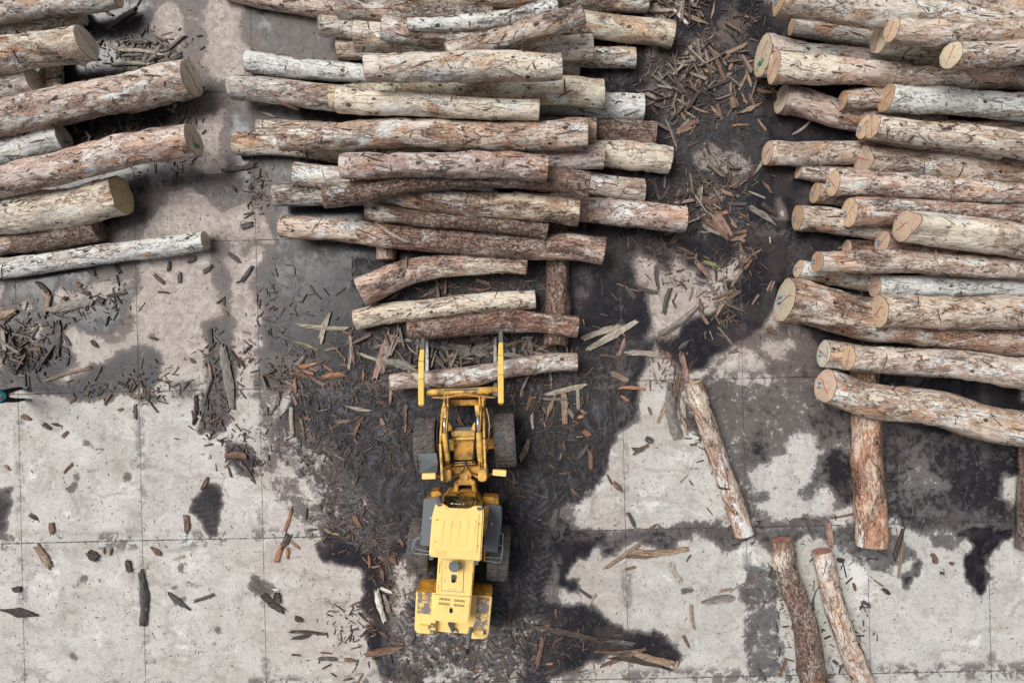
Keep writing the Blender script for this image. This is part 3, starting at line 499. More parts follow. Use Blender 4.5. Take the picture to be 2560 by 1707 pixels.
(2.2, [(-80,540),(0,533),(150,522),(306,489)], 104, 94, 'c', 'R', 'L', 'fattest cream log with a ragged yellow face', {'ctint': 'z', 'lobe': (.12, 1.2)}),
(0.8, [(-80,624),(0,613),(130,597),(250,573)], 50, 54, 'd', 'R', 'L', 'brown log with a black wet face under the fattest cream log', {'ctint': 'k'}),
(0.0, [(-80,680),(0,669),(272,629),(390,615),(514,601)], 56, 46, 'w', 'R', 'L', 'slender white grey log with a small knob, lowest of the left pile', {'ctint': 'g'}),
# ---- single logs on the slab
(0, [(1733,958),(1785,1120),(1860,1336)], 46, 50, 't', 'N', 'S', 'single straight tan log lying aslant on the dry slab right of the loader', {'ctint': 'o', 'tn': (.46,.34,.24)}),
(0, [(1952,1349),(1975,1450),(2018,1575),(2045,1740)], 56, 64, 'd', 'N', 'S', 'stout dark patched log running off the bottom edge', {'ctint': 'r', 'rot': 0}),
(0, [(2054,1377),(2074,1485),(2104,1580),(2142,1661),(2175,1740)], 48, 52, 't', 'N', 'S', 'curved tan log beside the stout dark patched one', {'ctint': 'r'}),
]
STY = {'c': ((.71,.63,.53), (.30,.28,.42)), 'g': ((.47,.44,.40), (.46,.42,.42)), 'p': ((.57,.45,.39), (.50,.40,.46)), 'w': ((.54,.51,.47), (.42,.36,.92)),
       'd': ((.36,.24,.185), (.62,.78,.36)), 'y': ((.53,.50,.37), (.32,.34,.32)), 'r': ((.50,.32,.24), (.60,.56,.40)), 't': ((.59,.47,.385), (.44,.36,.46))}
CT = {'o': (.82,.62,.42), 'y': (.74,.68,.50), 'p': (.72,.54,.42), 'g': (.72,.70,.58), 'k': (.045,.05,.042), 'w': (.78,.80,.68), 'r': (.30,.14,.10), 'b': (.35,.2,.14), 'z': (.70,.62,.33), 'n': (.58,.40,.24)}
ZN = {1: 'd.5,.9,0,.6,.6', 9: 'd.45,.8,.2,1,1 w.1,.4,0,1,.6 w.75,.95,0,.6,.8', 12: 'w0,1,0,1,1', 16: 'c0,.45,0,1,1.5 c.5,1,0,1,1.2', 29: 'd.12,.62,.50,1,1.6 c0,.12,0,1,.5 w.035,.075,.3,.55,2', 30: 'd.1,.62,0,.36,1.5 c.5,1,.3,1,.6',
 32: 'd.16,1,0,1,.9 c0,.12,0,1,1', 33: 'd.34,.78,.1,1,1.3 c0,.3,0,1,.6 w.08,.28,.2,.8,.5', 35: 'd0,1,0,1,.6', 36: 'd.1,.3,.4,.8,.8 c.4,1,.5,1,.9', 37: 'c0,1,0,.8,.7', 38: 'd0,.62,0,1,1.1', 39: 'd.1,.2,0,1,.8 d.55,.62,0,1,.8',
 52: 'w.12,.3,.35,.9,2', 48: 'c0,.62,0,.75,1.8', 63: 'c0,.5,.38,1,1.8 w.1,.5,.1,.5,.3', 50: 'd.1,.25,.3,.6,1.5', 47: 'c0,.7,0,1,.8', 88: 'd.30,.62,0,1,1.6 d.70,.78,0,1,1.4 c.05,.28,0,1,.8', 89: 'c.1,1,0,.5,.6', 84: 'c0,1,0,1,.9', 24: 'c.4,1,.45,1,1.6',
 68: 'w0,1,.1,.9,.9 d.3,1,.7,1,.5', 17: 'w.2,1,.1,.9,.6', 11: 'c.7,.95,.3,.8,1', 3: 'd.1,.3,0,1,.5', 85: 'd0,1,0,1,.4', 28: 'd.2,.8,0,1,.7', 19: 'd0,1,0,1,.5', 87: 'd.2,.3,0,1,.7 c.05,.15,0,1,.8', 20: 'd.3,.5,.8,1,.9', 0: 'd.6,.9,.6,1,.7', 4: 'd.2,.6,.6,1,.8 c.75,1,.4,.7,.7', 15: 'd.1,.6,0,.9,.5 c.65,1,.3,.7,.8', 69: 'd.02,.3,.1,.5,.4 c.02,.2,.5,.8,.9', 70: 'c0,.3,0,1,.4'}
def resample(pts, step):
    pts = np.array(pts, float); n = len(pts)
    if n > 2:
        q = np.vstack([2*pts[0]-pts[1], pts, 2*pts[-1]-pts[-2]]); out = []
        for i in range(1, n):
            for t in np.linspace(0, 1, 9)[:-1]:
                a, b, c, d_ = q[i-1], q[i], q[i+1], q[i+2]
                out.append(.5*((2*b)+(-a+c)*t+(2*a-5*b+4*c-d_)*t*t+(-a+3*b-3*c+d_)*t**3))
        out.append(pts[-1]); pts = np.array(out)
    L = np.concatenate([[0], np.cumsum(np.linalg.norm(np.diff(pts, axis=0), axis=1))]); m = max(2, int(round(L[-1]/step))+1)
    s = np.linspace(0, L[-1], m); return np.stack([np.interp(s, L, pts[:, k]) for k in range(pts.shape[1])], 1), s
def widths(e, t):
    w0, w1 = e[2], e[3]; mid = e[8].get('mid', 1.0)
    return (w0+(w1-w0)*t)*(1+(mid-1)*np.sin(np.pi*np.clip(t, 0, 1)))
def ext(e):
    pts = [tuple(p) for p in e[1]]
    if e[6] == 'R' and pts[-1][0] >= 2640:
        a, b = np.array(pts[-2]), np.array(pts[-1]); d_ = (b-a)/np.linalg.norm(b-a); pts.append(tuple(b+d_*230))
    if e[6] == 'L' and pts[0][0] <= -80:
        a, b = np.array(pts[0]), np.array(pts[1]); d_ = (a-b)/np.linalg.norm(b-a); pts.insert(0, tuple(a+d_*380))
    return pts
def axis(e, z, step):
    p, s = resample(ext(e), step*PXM); t = s/s[-1]
    wpx = widths(e, t)
    k = (HC-z)/HC/PXM
    return np.stack([(p[:, 0]-1280)*k, -(p[:, 1]-853.5)*k], 1), wpx/2*k, s*k
placed = []
res = {}
for i in sorted(range(len(LOGS)), key=lambda i: LOGS[i][0]):
    e = LOGS[i]; z = None; zc = .3
    for it in range(4):
        xy, r, s = axis(e, zc, .3); need = float(r.max())*.97 if e[0] < .9 or e[6] == 'S' else float(r.max())
        for (o2, xy2, r2, z2) in placed:
            if o2 >= e[0] - .05: continue
            dd = np.linalg.norm(xy[:, None]-xy2[None], axis=2); rs = (r[:, None]+r2[None]); hit = dd < rs*.92
            if hit.any(): need = max(need, float((z2+.80*np.sqrt(np.maximum(rs*rs-dd*dd, 0)))[hit].max()))
        zc = need
    res[i] = zc; placed.append((e[0], *axis(e, zc, .3)[:2], zc))
NS = 36
bvhs = []
def make_log(i):
    e = LOGS[i]; z = res[i]; xy, r, s = axis(e, z, .062); n = len(xy); ex = e[8]; rs = np.random.RandomState(100+i)
    ctr = np.column_stack([xy, np.full(n, z)]); wv = lambda k: vnoise(np.stack([s*.55+i*3.1+k, s*0+k, s*0+i], 1)); perp = np.gradient(xy, axis=0); perp /= np.linalg.norm(perp, axis=1)[:, None]; env_ = np.minimum(1, np.minimum(s, s[-1]-s)/.8); ctr[:, 0] -= perp[:, 1]*wv(0)*.14*env_; ctr[:, 1] += perp[:, 0]*wv(0)*.14*env_
    # gentle sag/arch so that the axis is not perfectly level
    tan = np.gradient(ctr, axis=0); tan /= np.linalg.norm(tan, axis=1)[:, None]
    side = np.cross(np.array([0, 0, 1.0]), tan); side /= np.linalg.norm(side, axis=1)[:, None]; up = np.cross(tan, side)
    th = np.linspace(0, 2*np.pi, NS, endpoint=False)
    S_, TH = np.meshgrid(s, th, indexing='ij'); Rr = np.repeat(r[:, None], NS, 1)
    off = rs.rand(3)*60
    def q(sx, sr, k): return vnoise(np.stack([S_.ravel()*sx+off[0], (Rr*np.cos(TH)).ravel()*sr+off[1]+k*9, (Rr*np.sin(TH)).ravel()*sr+off[2]], 1)).reshape(n, NS)
    disp = 1+.19*q(.8, 1.6, 0)+.12*q(2.2, 4, 1)+.075*q(5, 12, 2)
    lay = q(1.4, 4.5, 3); disp += .045*(1/(1+np.exp(-lay*40)))-.02
    st_ = rs.rand()
    for k in range(rs.randint(4, 10)):           # knots and stubs
        ks, kt, kr, kh = rs.rand()*s[-1], rs.rand()*2*np.pi, .04+.05*rs.rand(), (.05+.18*rs.rand()**2)*(1 if rs.rand() < .7 else -1)
        dt = (TH-kt+np.pi) % (2*np.pi)-np.pi; disp += kh*np.exp(-(((S_-ks)/kr)**2+((dt*Rr)/kr)**2))
    # butt swelling towards one end
    if 'lobe' in ex:
        am, ang = ex['lobe']; dt = (TH-ang+np.pi) % (2*np.pi)-np.pi; base = S_ if e[5] == 'L' else s[-1]-S_
        disp += am*np.exp(-(dt/.42)**2)*np.exp(-base/1.6)
        if ang == 1.2:
            for a_, h_ in ((-.6, .10), (.5, -.09), (2.2, .08), (-1.8, -.06)):
                d2 = (TH-a_+np.pi) % (2*np.pi)-np.pi; disp += h_*np.exp(-(d2/.25)**2)*np.exp(-base/.5)
    if 'gouge' in ex:
        for g0, kt, gl in ((s[-1]-1.75, 1.5, .03), (s[-1]-1.45, 1.4, .03), (s[-1]-4.3, 1.9, .03)):
            dt = (TH-kt+np.pi) % (2*np.pi)-np.pi; disp -= .10*np.exp(-((S_-g0-dt*.25)/gl)**2)*np.exp(-(dt/.5)**4)
    if 'punch' in ex:
        for g0 in (2.05, 2.22):
            for k in range(8): dt = (TH-.7-k*.2+np.pi) % (2*np.pi)-np.pi; disp -= .10*np.exp(-((S_-(s[-1]-g0+.35))/.022)**2-(dt/.045)**2)
    # slightly uneven saw cuts
    RR = Rr*disp
    shift = np.zeros_like(S_)
    sh = ex.get('shear', 0) ; c0 = rs.uniform(-.05, .05, 2); c1 = rs.uniform(-.05, .05, 2)
    CX, SX = RR*np.cos(TH), RR*np.sin(TH)
    fa = np.exp(-S_/.5); fb = np.exp(-(s[-1]-S_)/.5)
    shift += fa*(c0[0]*CX+(c0[1]+sh+(.08 if e[6] == 'R' else 0))*SX)-fb*(c1[0]*CX+(c1[1]+(.08 if e[6] == 'L' else 0))*SX)
    Pn = ctr[:, None]+side[:, None]*CX[..., None]+up[:, None]*SX[..., None]+tan[:, None]*shift[..., None]
    base = np.array([ctr[n//2][0], ctr[n//2][1], max(0, z-r.max())]); loc = Vector(base)
    root = empty('timber_log', loc); tag(root, e[7], 'log', {'M': 'logs in the middle pile', 'R': 'logs in the right pile', 'L': 'logs in the left pile', 'B': 'support logs under the piles', 'S': 'single logs lying on the slab'}[e[6]])
    V = (Pn-base).reshape(-1, 3); idx = np.arange(n*NS).reshape(n, NS); nx = np.roll(idx, -1, axis=1)
    Fq = np.stack([idx[:-1], nx[:-1], nx[1:], idx[1:]], -1).reshape(-1, 4)[:, ::-1]
    lc = np.stack([S_+off[0]*.3, CX+off[1]*.3, SX+off[2]*.3], -1).reshape(-1, 3)
    o = mobj('trunk', V, Fq, BARK, root, True); vattr(o.data, 'lc', lc)
    tn, mp_ = STY[e[4]]; tn = ex.get('tn', tn); j = rs.uniform(.90, 1.10); o['tint'] = [min(1, c*j*rs.uniform(.93, 1.07)) for c in tn]
    o['mixp'] = [mp_[0]+rs.uniform(-.08, .08), ex.get('dirt', mp_[1])+rs.uniform(-.08, .08), ex.get('white', mp_[2])+rs.uniform(-.08, .08)]
    Z3 = np.zeros((n, NS, 3)); sf = S_/s[-1] if e[6] not in 'RL' else S_/(s[-1]*.66) if e[6] == 'R' else 1-(s[-1]-S_)/(s[-1]*.6); vf = (TH % (2*np.pi))/np.pi; vf = np.where(vf > 1.5, vf-2, vf)
    for tk in ZN.get(i, '').split():
        a_ = [float(x_) for x_ in tk[1:].split(',')]; sg_ = lambda x_, w_: 1/(1+np.exp(-np.clip(x_/w_, -30, 30)))
        Z3[..., 'dwc'.index(tk[0])] += a_[4]*sg_(sf-a_[0], .012)*sg_(a_[1]-sf, .012)*(1 if a_[2] <= 0 else sg_(vf-a_[2], .04))*(1 if a_[3] >= 1 else sg_(a_[3]-vf, .04))
    vattr(o.data, 'zone', Z3.reshape(-1, 3)); bvhs.append((BVHTree.FromPolygons([tuple(v) for v in (V+base)], [tuple(f) for f in Fq]), i))
    # ends
    for endi, k, sg in ((0, 0, -1), (1, n-1, 1)):
        ring = Pn[k]-base; c = ring.mean(axis=0); t = tan[k]*sg
        vs, fs, rim, lcs = [], [], [], []
        fr = [1.0, .965, .93, .7, .45, .2]
        for a_, f_ in enumerate(fr):
            dz = [.0, .014, .018, .020, .022, .022][a_]
            vs.append(c+(ring-c)*f_+t*dz); rim.append(np.full(NS, f_)); lcs.append(np.stack([CX[k]*f_+off[0], SX[k]*f_, np.full(NS, off[2])], 1))
        vs = np.vstack(vs+[[c+t*.022]]); rim = np.concatenate(rim+[[0]]); lcs = np.vstack(lcs+[[[off[0], 0, off[2]]]])
        for a_ in range(len(fr)-1):
            for b_ in range(NS):
                p1, p2 = a_*NS+b_, a_*NS+(b_+1) % NS; f4 = (p1, p2, p2+NS, p1+NS); fs.append(f4 if sg > 0 else f4[::-1])
        m_ = len(vs)-1
        for b_ in range(NS): f3 = ((len(fr)-1)*NS+b_, (len(fr)-1)*NS+(b_+1) % NS, m_); fs.append(f3 if sg > 0 else f3[::-1])
        ce = mobj('cut_end', vs, fs, CUT, root, True); vattr(ce.data, 'lc', lcs); vattr(ce.data, 'pc', np.vstack([np.stack([np.cos(th)*f_, np.sin(th)*f_, np.full(NS, rs.rand()*0+i*.13+k*.01)], 1) for f_ in fr]+[[[0, 0, i*.13+k*.01]]])); fattr(ce.data, 'rim', rim)
        vis = (e[5] in ('L', 'N') and endi == 0) or (e[5] in ('R', 'E') and endi == 1)
        ce['tint'] = list(CT[ex.get('ctint', 'n')] if vis else CT['n'])
        sd, u_ = side[k], up[k]; rr = float(r[k])
        kx, ky = (c0[0], c0[1]+sh+(.08 if e[6] == 'R' else 0)) if k == 0 else (-c1[0], -c1[1]-(.08 if e[6] == 'L' else 0))
        fr3 = lambda x, y, h=.0: Vector(ctr[k]-base+sd*x*rr+u_*y*rr+tan[k]*(kx*x+ky*y)*rr+t*(.024+h))
        def stroke(pts, wd, mat, nm):
            vv, ff = [], []
            pts = [Vector((p[0], p[1])) for p in pts]
            for a_, pnt in enumerate(pts):
                dv = (pts[min(a_+1, len(pts)-1)]-pts[max(a_-1, 0)]).normalized(); nn_ = Vector((-dv.y, dv.x))*wd*(1+.3*math.sin(a_*2.3+i))
                vv += [fr3(*(pnt+nn_), h=.004), fr3(*(pnt-nn_), h=.004), fr3(*(pnt+nn_), h=-.002), fr3(*(pnt-nn_), h=-.002)]
            for a_ in range(len(pts)-1):
                b0 = a_*4; ff += [(b0, b0+1, b0+5, b0+4), (b0+2, b0, b0+4, b0+6), (b0+1, b0+3, b0+7, b0+5)]
            mobj(nm, vv, ff, mat, ce)
        if vis and e[6] in 'RL' and ex.get('ctint') not in ('k', 'z'):
            a0 = R(ex.get('rot', 50)); L_ = .55+.3*((i*37) % 10)/10
            stroke([(math.cos(a0)*u2*L_+.05*math.sin(u2*3), math.sin(a0)*u2*L_) for u2 in np.linspace(-1, 1, 7)], .027, RED, 'red_stripe')
        if vis and ex.get('blue'):
            for kk in range(2):
                x0, y0 = (-.15+kk*.25), -.42
                stroke([(x0+.10*math.sin(tt*2.4+i), y0-.16+.32*tt/6.0+.05*math.cos(tt*3+i)) for tt in range(7)], .035, BLUE, 'blue_mark')
        if vis and ex.get('teal'):
            stroke([(-.3+.1*math.sin(tt*1.7), -.4+.13*tt) for tt in range(6)], .10, plain_teal, 'green_stain')
        if vis and ex.get('ctint') in ('r', 'b'):
            stroke([(-.6, .1), (-.2, .05), (.3, .12), (.6, .0)], .07, RED, 'red_stripe')
    # loose bark slivers lying on / peeling off the trunk
    L = s[-1]; cnt = int(L*rs.uniform(8, 13)); vs, fs, ls = [], [], []
    for k in range(cnt):
        a_ = rs.randint(3, n-4); b_ = rs.uniform(-.25, np.pi+.25); ln = rs.choice([.06, .10, .16, .42], p=[.30, .32, .25, .13])*rs.uniform(.7, 1.3); wd = rs.uniform(.008, .020)*(1+1.2*(rs.rand() < .15)); ang = rs.normal(0, .45) if rs.rand() < .7 else rs.uniform(-1.6, 1.6)
        nseg = 4; lift = rs.uniform(0, .035); b0 = len(vs)
        for m2 in range(nseg+1):
            u = m2/nseg-.5; ss_ = s[a_]+u*ln*math.cos(ang); bb = b_+u*ln*math.sin(ang)/float(r[a_]); ia = int(np.clip(np.searchsorted(s, ss_), 1, n-2)); jb = int(round((bb % (2*np.pi))/(2*np.pi)*NS)) % NS
            rr_ = RR[ia, jb]; nrm = side[ia]*math.cos(bb)+up[ia]*math.sin(bb); p0 = ctr[ia]+tan[ia]*(ss_-s[ia])+nrm*(rr_+.006+lift*(2*u)**2)
            lat = np.cross(tan[ia]*math.cos(ang)+np.cross(nrm, tan[ia])*math.sin(ang), nrm); ww = wd*(1-abs(2*u)**3*.7)*rs.uniform(.7, 1.3)
            vs += [p0+lat*ww-base, p0-lat*ww-base, p0+lat*ww*.8+nrm*.012-base, p0-lat*ww*.8+nrm*.012-base]
        for m2 in range(nseg):
            q0 = b0+m2*4; fs += [(q0, q0+4, q0+5, q0+1), (q0+2, q0+3, q0+7, q0+6), (q0, q0+2, q0+6, q0+4), (q0+1, q0+5, q0+7, q0+3)]
        fs += [(b0, b0+1, b0+3, b0+2), (b0+nseg*4, b0+nseg*4+2, b0+nseg*4+3, b0+nseg*4+1)]
        ls += [(rs.rand()*30+v_*.01, v_*.013, 0) for v_ in range((nseg+1)*4)]
    lb = mobj('loose_bark', vs, fs, DEB, root); lb['kind'] = 'stuff'; vattr(lb.data, 'lc', ls); lb['tint'] = [.115, .066, .045] if e[4] not in 'cw' else [.15, .088, .06]
plain_teal = plain('green_stain_paint', (.04, .22, .17), .4)
for i in range(len(LOGS)): make_log(i)
# ------------------------------------------------------------------ slabs of bark and torn wood (surveyed one by one)
TN = {'pale': (.46,.40,.32), 'white': (.72,.69,.62), 'tan': (.36,.25,.165), 'grey': (.26,.235,.21), 'dark grey': (.085,.08,.078), 'dark': (.05,.036,.03), 'brown': (.20,.115,.075), 'orange': (.42,.20,.11), 'pink': (.36,.225,.18), 'green': (.30,.30,.14)}
CR = {'A': (540,780,.2213), 'B': (880,700,.2723), 'C': (1300,800,.2723), 'D': (1280,1280,.2723), 'E': (640,1280,.2723), 'F': (0,1280,.2723), 'G': (0,800,.2723), 'H': (0,400,.2723), 'I': (0,0,.2723), 'T': (1560,0,.3825), 'U': (1560,500,.2551), 'Z': (1920,1280,.2723), 'S': (0,0,1)}
SL = {
'A': 'p1290,0,1190,320,70 p930,145,1500,190,60 n890,330,1160,435,28 k1225,440,1385,400,38 o930,620,1170,570,38 g910,620,1010,495,48 o1200,740,1450,700,52 b1230,770,1500,710,34 o930,650,1100,700,44 b920,700,1230,830,50 o900,740,905,890,42 p1510,230,1500,635,34 b1540,400,1555,580,38 p1620,470,1830,545,38 g1880,560,2270,655,110 k1990,220,1790,780,92 g2010,260,1885,680,62 g1790,405,2240,315,46 p1480,1060,1775,1110,52 g720,900,690,1040,60 g690,1030,610,1160,28 p855,1060,870,1370,50 b950,1180,995,1430,36 k850,910,915,1050,30 p770,1440,880,1390,20 b780,1500,910,1475,28 b2150,1020,2150,1240,55 b1345,1235,1520,1220,42 b1660,1190,1560,1400,44 k1860,1190,1890,1270,60 k1980,740,1970,1030,44 o1670,660,1665,770,32 o1220,590,1320,670,30 b800,820,900,890,40 g80,390,190,1070,125 d160,430,320,600,50 D310,460,400,380,34 D600,570,640,630,20 b1430,210,1530,250,30 o1000,1185,1070,1210,22 o2150,1230,2140,1350,22 D420,520,370,570,30 p1650,20,1850,60,34 b590,870,760,900,26 k740,930,840,910,24',
'B': 'b620,170,910,10,46 t1130,0,1270,45,32 g740,600,1130,660,64 g1000,700,1330,590,72 t840,750,1020,630,36 t1400,600,1560,550,36 g1050,640,1290,700,62 g1290,690,1600,705,42 g1630,510,1660,690,44 d1230,500,1290,740,64 g830,550,830,760,52 p1480,600,1490,690,30 t1560,560,1700,610,32 t340,560,440,480,30 b850,700,1000,760,34 b700,760,800,720,30 d900,540,1100,560,50 t1080,560,1200,510,36 b1700,640,1830,600,34 g1560,640,1760,690,36 d660,560,640,760,46 b1060,80,1210,100,30 o560,60,650,90,24 g330,190,440,110,34 b960,1170,1020,1350,36 d970,1170,950,1300,30 t500,790,560,900,20 b1850,560,1960,590,30',
'C': 'p590,165,920,50,62 p620,270,1060,20,76 g1280,125,1560,-60,56 k900,330,960,170,42 p970,300,1280,325,58 b650,325,920,350,20 t840,490,980,560,52 o905,620,1130,635,32 p220,690,590,600,52 t340,660,240,920,46 t400,660,410,940,60 k1480,330,1530,580,52 b1460,500,1410,700,52 g1370,640,1450,1080,110 p1480,720,1510,880,52 t1330,780,1270,930,36 t1480,880,1530,1040,26 o580,1010,640,1060,52 b640,1190,650,1370,52 p110,860,120,1000,30 t30,600,10,700,34 o530,890,580,880,40 b100,680,60,820,40 t0,1280,80,1100,60 k560,820,600,860,30 b1040,1230,1170,1150,40 D1030,1180,1120,1190,40 D1150,1080,1210,1110,60 b860,1480,930,1567,60 b800,1420,840,1500,26 o920,690,990,740,30 b1180,800,1200,870,30 D1900,1170,2000,1130,12 b2110,1020,2220,1100,12 b1340,280,1380,380,60 D1440,280,1560,180,50',
'D': 't850,510,1170,290,42 t1070,350,1600,330,62 b1060,400,1320,390,52 p1460,470,1540,630,42 g1760,820,2010,780,72 k1910,720,2010,700,28 t1640,840,1665,1050,32 p690,850,770,750,28 D620,700,730,780,28 D850,1160,1100,1200,52 d130,1040,780,1160,64 b800,1410,1240,1240,38 t1100,1270,1460,1370,74 d880,1330,1460,1440,60 w1730,425,1810,415,14 b1570,1130,1620,1230,32 b750,1270,1200,1250,22 b230,1390,290,1120,46 o310,1390,370,1385,28 b1600,450,1640,390,18 b1040,520,1130,495,26 t1480,1440,1520,1360,40 b1230,180,1320,110,34 D1060,0,1120,120,40 b400,880,410,960,26 b2000,730,2350,560,10 D2260,1430,2330,1540,34',
'E': 'w1110,690,1180,970,62 w1150,690,1250,730,32 t1170,830,1260,815,22 t1200,850,1240,920,44 t620,140,690,190,28 o190,440,240,290,52 d240,330,300,200,60 o290,320,290,420,34 o270,160,330,-30,30 o320,265,400,330,28 b1020,1290,1340,1240,70 d330,1090,620,1110,30 d340,1150,500,1120,40 d80,760,250,900,70 d200,730,200,830,70 w150,700,215,710,26 o1040,400,1045,520,26 D700,100,830,180,34 b830,230,870,215,24 d480,160,560,150,18 t690,190,770,200,22 b820,1345,910,1355,40 D590,1340,740,1345,44 b1150,480,1180,640,40 b1230,400,1290,470,50 b900,20,960,130,50 D940,290,830,270,24 b1130,1080,1220,1140,34 t640,150,700,190,24 b1320,240,1350,300,30 d360,960,430,990,50 b940,820,870,860,20 g1180,760,1230,880,40',
'F': 'D1300,540,1320,1010,84 D1540,720,1740,880,54 D1790,810,1970,750,34 d30,890,360,940,84 t340,300,470,500,74 b960,320,965,380,20 b1400,320,1480,390,50 d820,360,900,420,90 d1180,440,1200,540,60 p1590,430,1690,400,24 b1710,20,1720,180,50 b480,100,490,190,50 d280,20,340,60,40 d130,700,200,700,60 b1030,330,1020,390,24',
'G': 'D550,30,530,350,66 t420,560,820,440,32 b250,265,390,265,44 d1780,960,1800,690,44 p1860,900,1810,870,30 D1930,80,1950,260,44 b2090,1240,2270,1245,64 D2190,1290,2330,1480,32 D1240,790,1245,900,28 p1580,500,1640,430,20 b1850,1550,1910,1450,44 D590,140,640,230,32 d400,950,480,1000,46 d480,950,560,970,32 b580,1070,630,1020,26 b590,1400,670,1320,26 b210,870,280,910,44 b1090,830,1130,810,30 p1300,620,1310,670,24 b1230,690,1300,710,36 t50,1330,90,1370,30 D620,270,620,420,26 d1380,160,1450,180,30 D230,500,240,620,14 D270,520,275,610,14 b640,760,700,715,20 d1600,1080,1640,1090,12 D1870,310,1960,360,26 D1750,350,1790,390,34 d850,190,900,250,40 g1900,660,1950,500,44 t1925,400,1930,560,26',
'H': 'g470,1385,850,1290,92 t430,1400,460,1240,48 t0,1440,150,1390,72 b60,1480,150,1400,30 D2050,95,2350,50,44 D2230,1100,2320,980,44 D2220,620,2320,590,50 D1420,1050,1510,1130,34 D1560,930,1550,1020,36 d1450,1210,1560,1220,20 D1660,1040,1655,1130,36 D1730,940,1800,900,40 D1870,1030,1950,970,40 t780,1340,850,1290,50 d350,1120,450,1220,44 t390,1180,440,1260,34 D2100,860,2200,940,44 d1060,960,1110,1040,40 b700,1130,750,1160,44 d480,1410,620,1450,22 d900,1270,960,1300,60 d590,1260,620,1290,40 D2060,1270,2060,1330,24 D2140,240,2175,300,34 d780,1210,830,1240,50 D800,1000,880,1050,50 d1050,1240,1070,1390,14 d1000,1240,1180,1220,30',
'I': 'p1100,470,1500,515,34 g1150,440,1540,465,28 g1140,515,1330,510,32 g1470,440,1390,620,42 g1355,500,1310,610,34 p1040,600,1390,600,38 D1560,560,1670,500,44 t770,650,800,560,16 t940,90,1050,150,34 b1260,60,1300,-20,18 b1200,320,1230,430,24 t1240,340,1330,460,14 D1000,260,1260,90,50 D1230,390,1370,400,60 g1290,640,1350,660,28 D1620,1000,1650,1130,40 t1540,1000,1600,1040,26 p1590,1040,1620,960,28 p800,1220,860,1320,30 b690,1170,720,1230,26 D1650,1130,1720,1000,40',
'T': 'w310,60,410,165,26 t370,85,550,165,36 b240,60,310,100,54 t590,20,565,130,16 g505,290,550,430,22 b545,290,640,500,32 t650,355,795,295,26 g320,425,460,395,22 g340,450,440,420,14 g205,465,260,540,18 g180,495,310,580,22 t490,460,600,470,28 t700,540,695,610,20 t810,470,750,590,18 t430,690,545,740,14 g270,780,345,975,20 g350,880,430,780,28 t750,745,890,680,32 t870,785,925,855,18 o710,825,810,820,16 g840,1150,910,1040,28 p800,1250,915,1295,16 t690,1230,810,1180,22 t640,1250,750,1285,22 t690,1420,735,1500,22 g820,1355,900,1410,42 b520,1440,620,1500,34 k600,1390,690,1540,42 b560,1440,660,1550,38 b500,1300,600,1330,40 b520,1340,620,1290,34 b440,420,440,530,20 b470,440,500,560,22 g480,380,540,350,18 p430,370,465,395,18 b620,400,650,520,30 t700,400,690,460,24 b740,350,780,400,24 t780,420,840,400,18 b690,360,640,400,24 g530,560,545,520,16 p590,600,590,560,12 b400,680,400,740,20 b430,660,400,720,22 b600,680,640,790,26 t640,780,570,700,20 b700,640,720,720,50 t770,620,800,680,20 b820,620,850,690,26 t370,740,400,790,20 b480,770,430,880,14 t800,470,830,560,18 b860,590,960,610,26 b850,520,930,550,24 b340,1330,360,1240,18 d220,1320,300,1210,24 d200,1200,230,1300,22 b900,1190,960,1260,24 g700,480,650,510,24 b380,30,400,90,34 t430,20,500,60,26 b480,60,520,120,20 o455,40,480,70,20 t520,200,570,190,12 t540,270,590,230,16 b620,210,630,260,14 b350,860,480,790,34 t340,870,440,840,24 b410,960,480,930,12',
'U': 'g1230,80,1480,250,62 k700,600,850,770,54 n770,610,910,650,44 g690,760,810,800,36 g800,800,900,920,36 g380,1300,720,1040,64 b740,960,760,1110,44 k750,1110,825,1225,34 D310,640,335,870,36 D450,870,390,1100,48 D130,870,330,910,44 D0,850,100,960,52 D350,350,435,530,40 g670,850,635,980,24 t1050,840,1150,700,28 t890,1010,1050,890,34 t900,1130,1010,960,32 t1250,540,1350,480,18 t1400,880,1440,800,18 k1430,890,1470,800,18 p1425,360,1430,430,18 b940,110,1000,350,40 k860,130,980,310,60 b1020,170,1100,270,36 b800,190,1000,370,44 k1030,400,1180,350,40 o870,90,910,60,24 o950,140,1010,120,34 o1120,180,1160,170,20 p1190,240,1230,240,16 k1120,380,1180,410,40 g750,240,930,340,44 b380,350,480,320,30 b440,440,520,330,30 b520,460,680,540,34 b1130,430,1170,530,26 d880,560,900,780,24 n900,700,940,670,18 b850,1180,890,1120,16 b1230,460,1290,560,22 b1180,620,1230,560,34 b1170,690,1240,600,34 d1340,40,1500,160,50 b1050,330,1200,300,36 p740,310,830,320,22 d520,1480,640,1370,44 b1390,1250,1480,1300,44',
'Z': 'k540,100,575,310,62 d1150,420,1240,130,46 t1190,580,1235,240,30 D380,870,440,710,16 d460,1060,520,1080,18 D590,1350,640,1390,34 b660,1410,730,1405,24 d690,480,715,590,14 b780,650,795,710,30 D850,810,930,860,40 d1050,700,1110,750,44 b1500,380,1545,460,50 d1510,430,1530,460,40 d1570,550,1610,560,30 b1660,460,1700,470,34 b110,1480,160,1350,28 D10,600,50,500,44 b590,50,780,10,20 d630,430,690,440,50',
'S': 'p930,550,1022,607,9 p2184,439,2212,419,6 t2362,434,2380,460,10 p2330,650,2347,620,8 t1040,383,1052,405,5 g1040,388,1075,428,5 g652,262,700,260,12 p650,280,690,294,7 b700,255,745,270,10 p1982,337,2028,300,7 p2238,966,2272,1018,8 b2052,430,2016,423,5 t1014,640,1008,690,12 t2096,620,2134,612,5 D1440,1150,1470,1110,12',
}
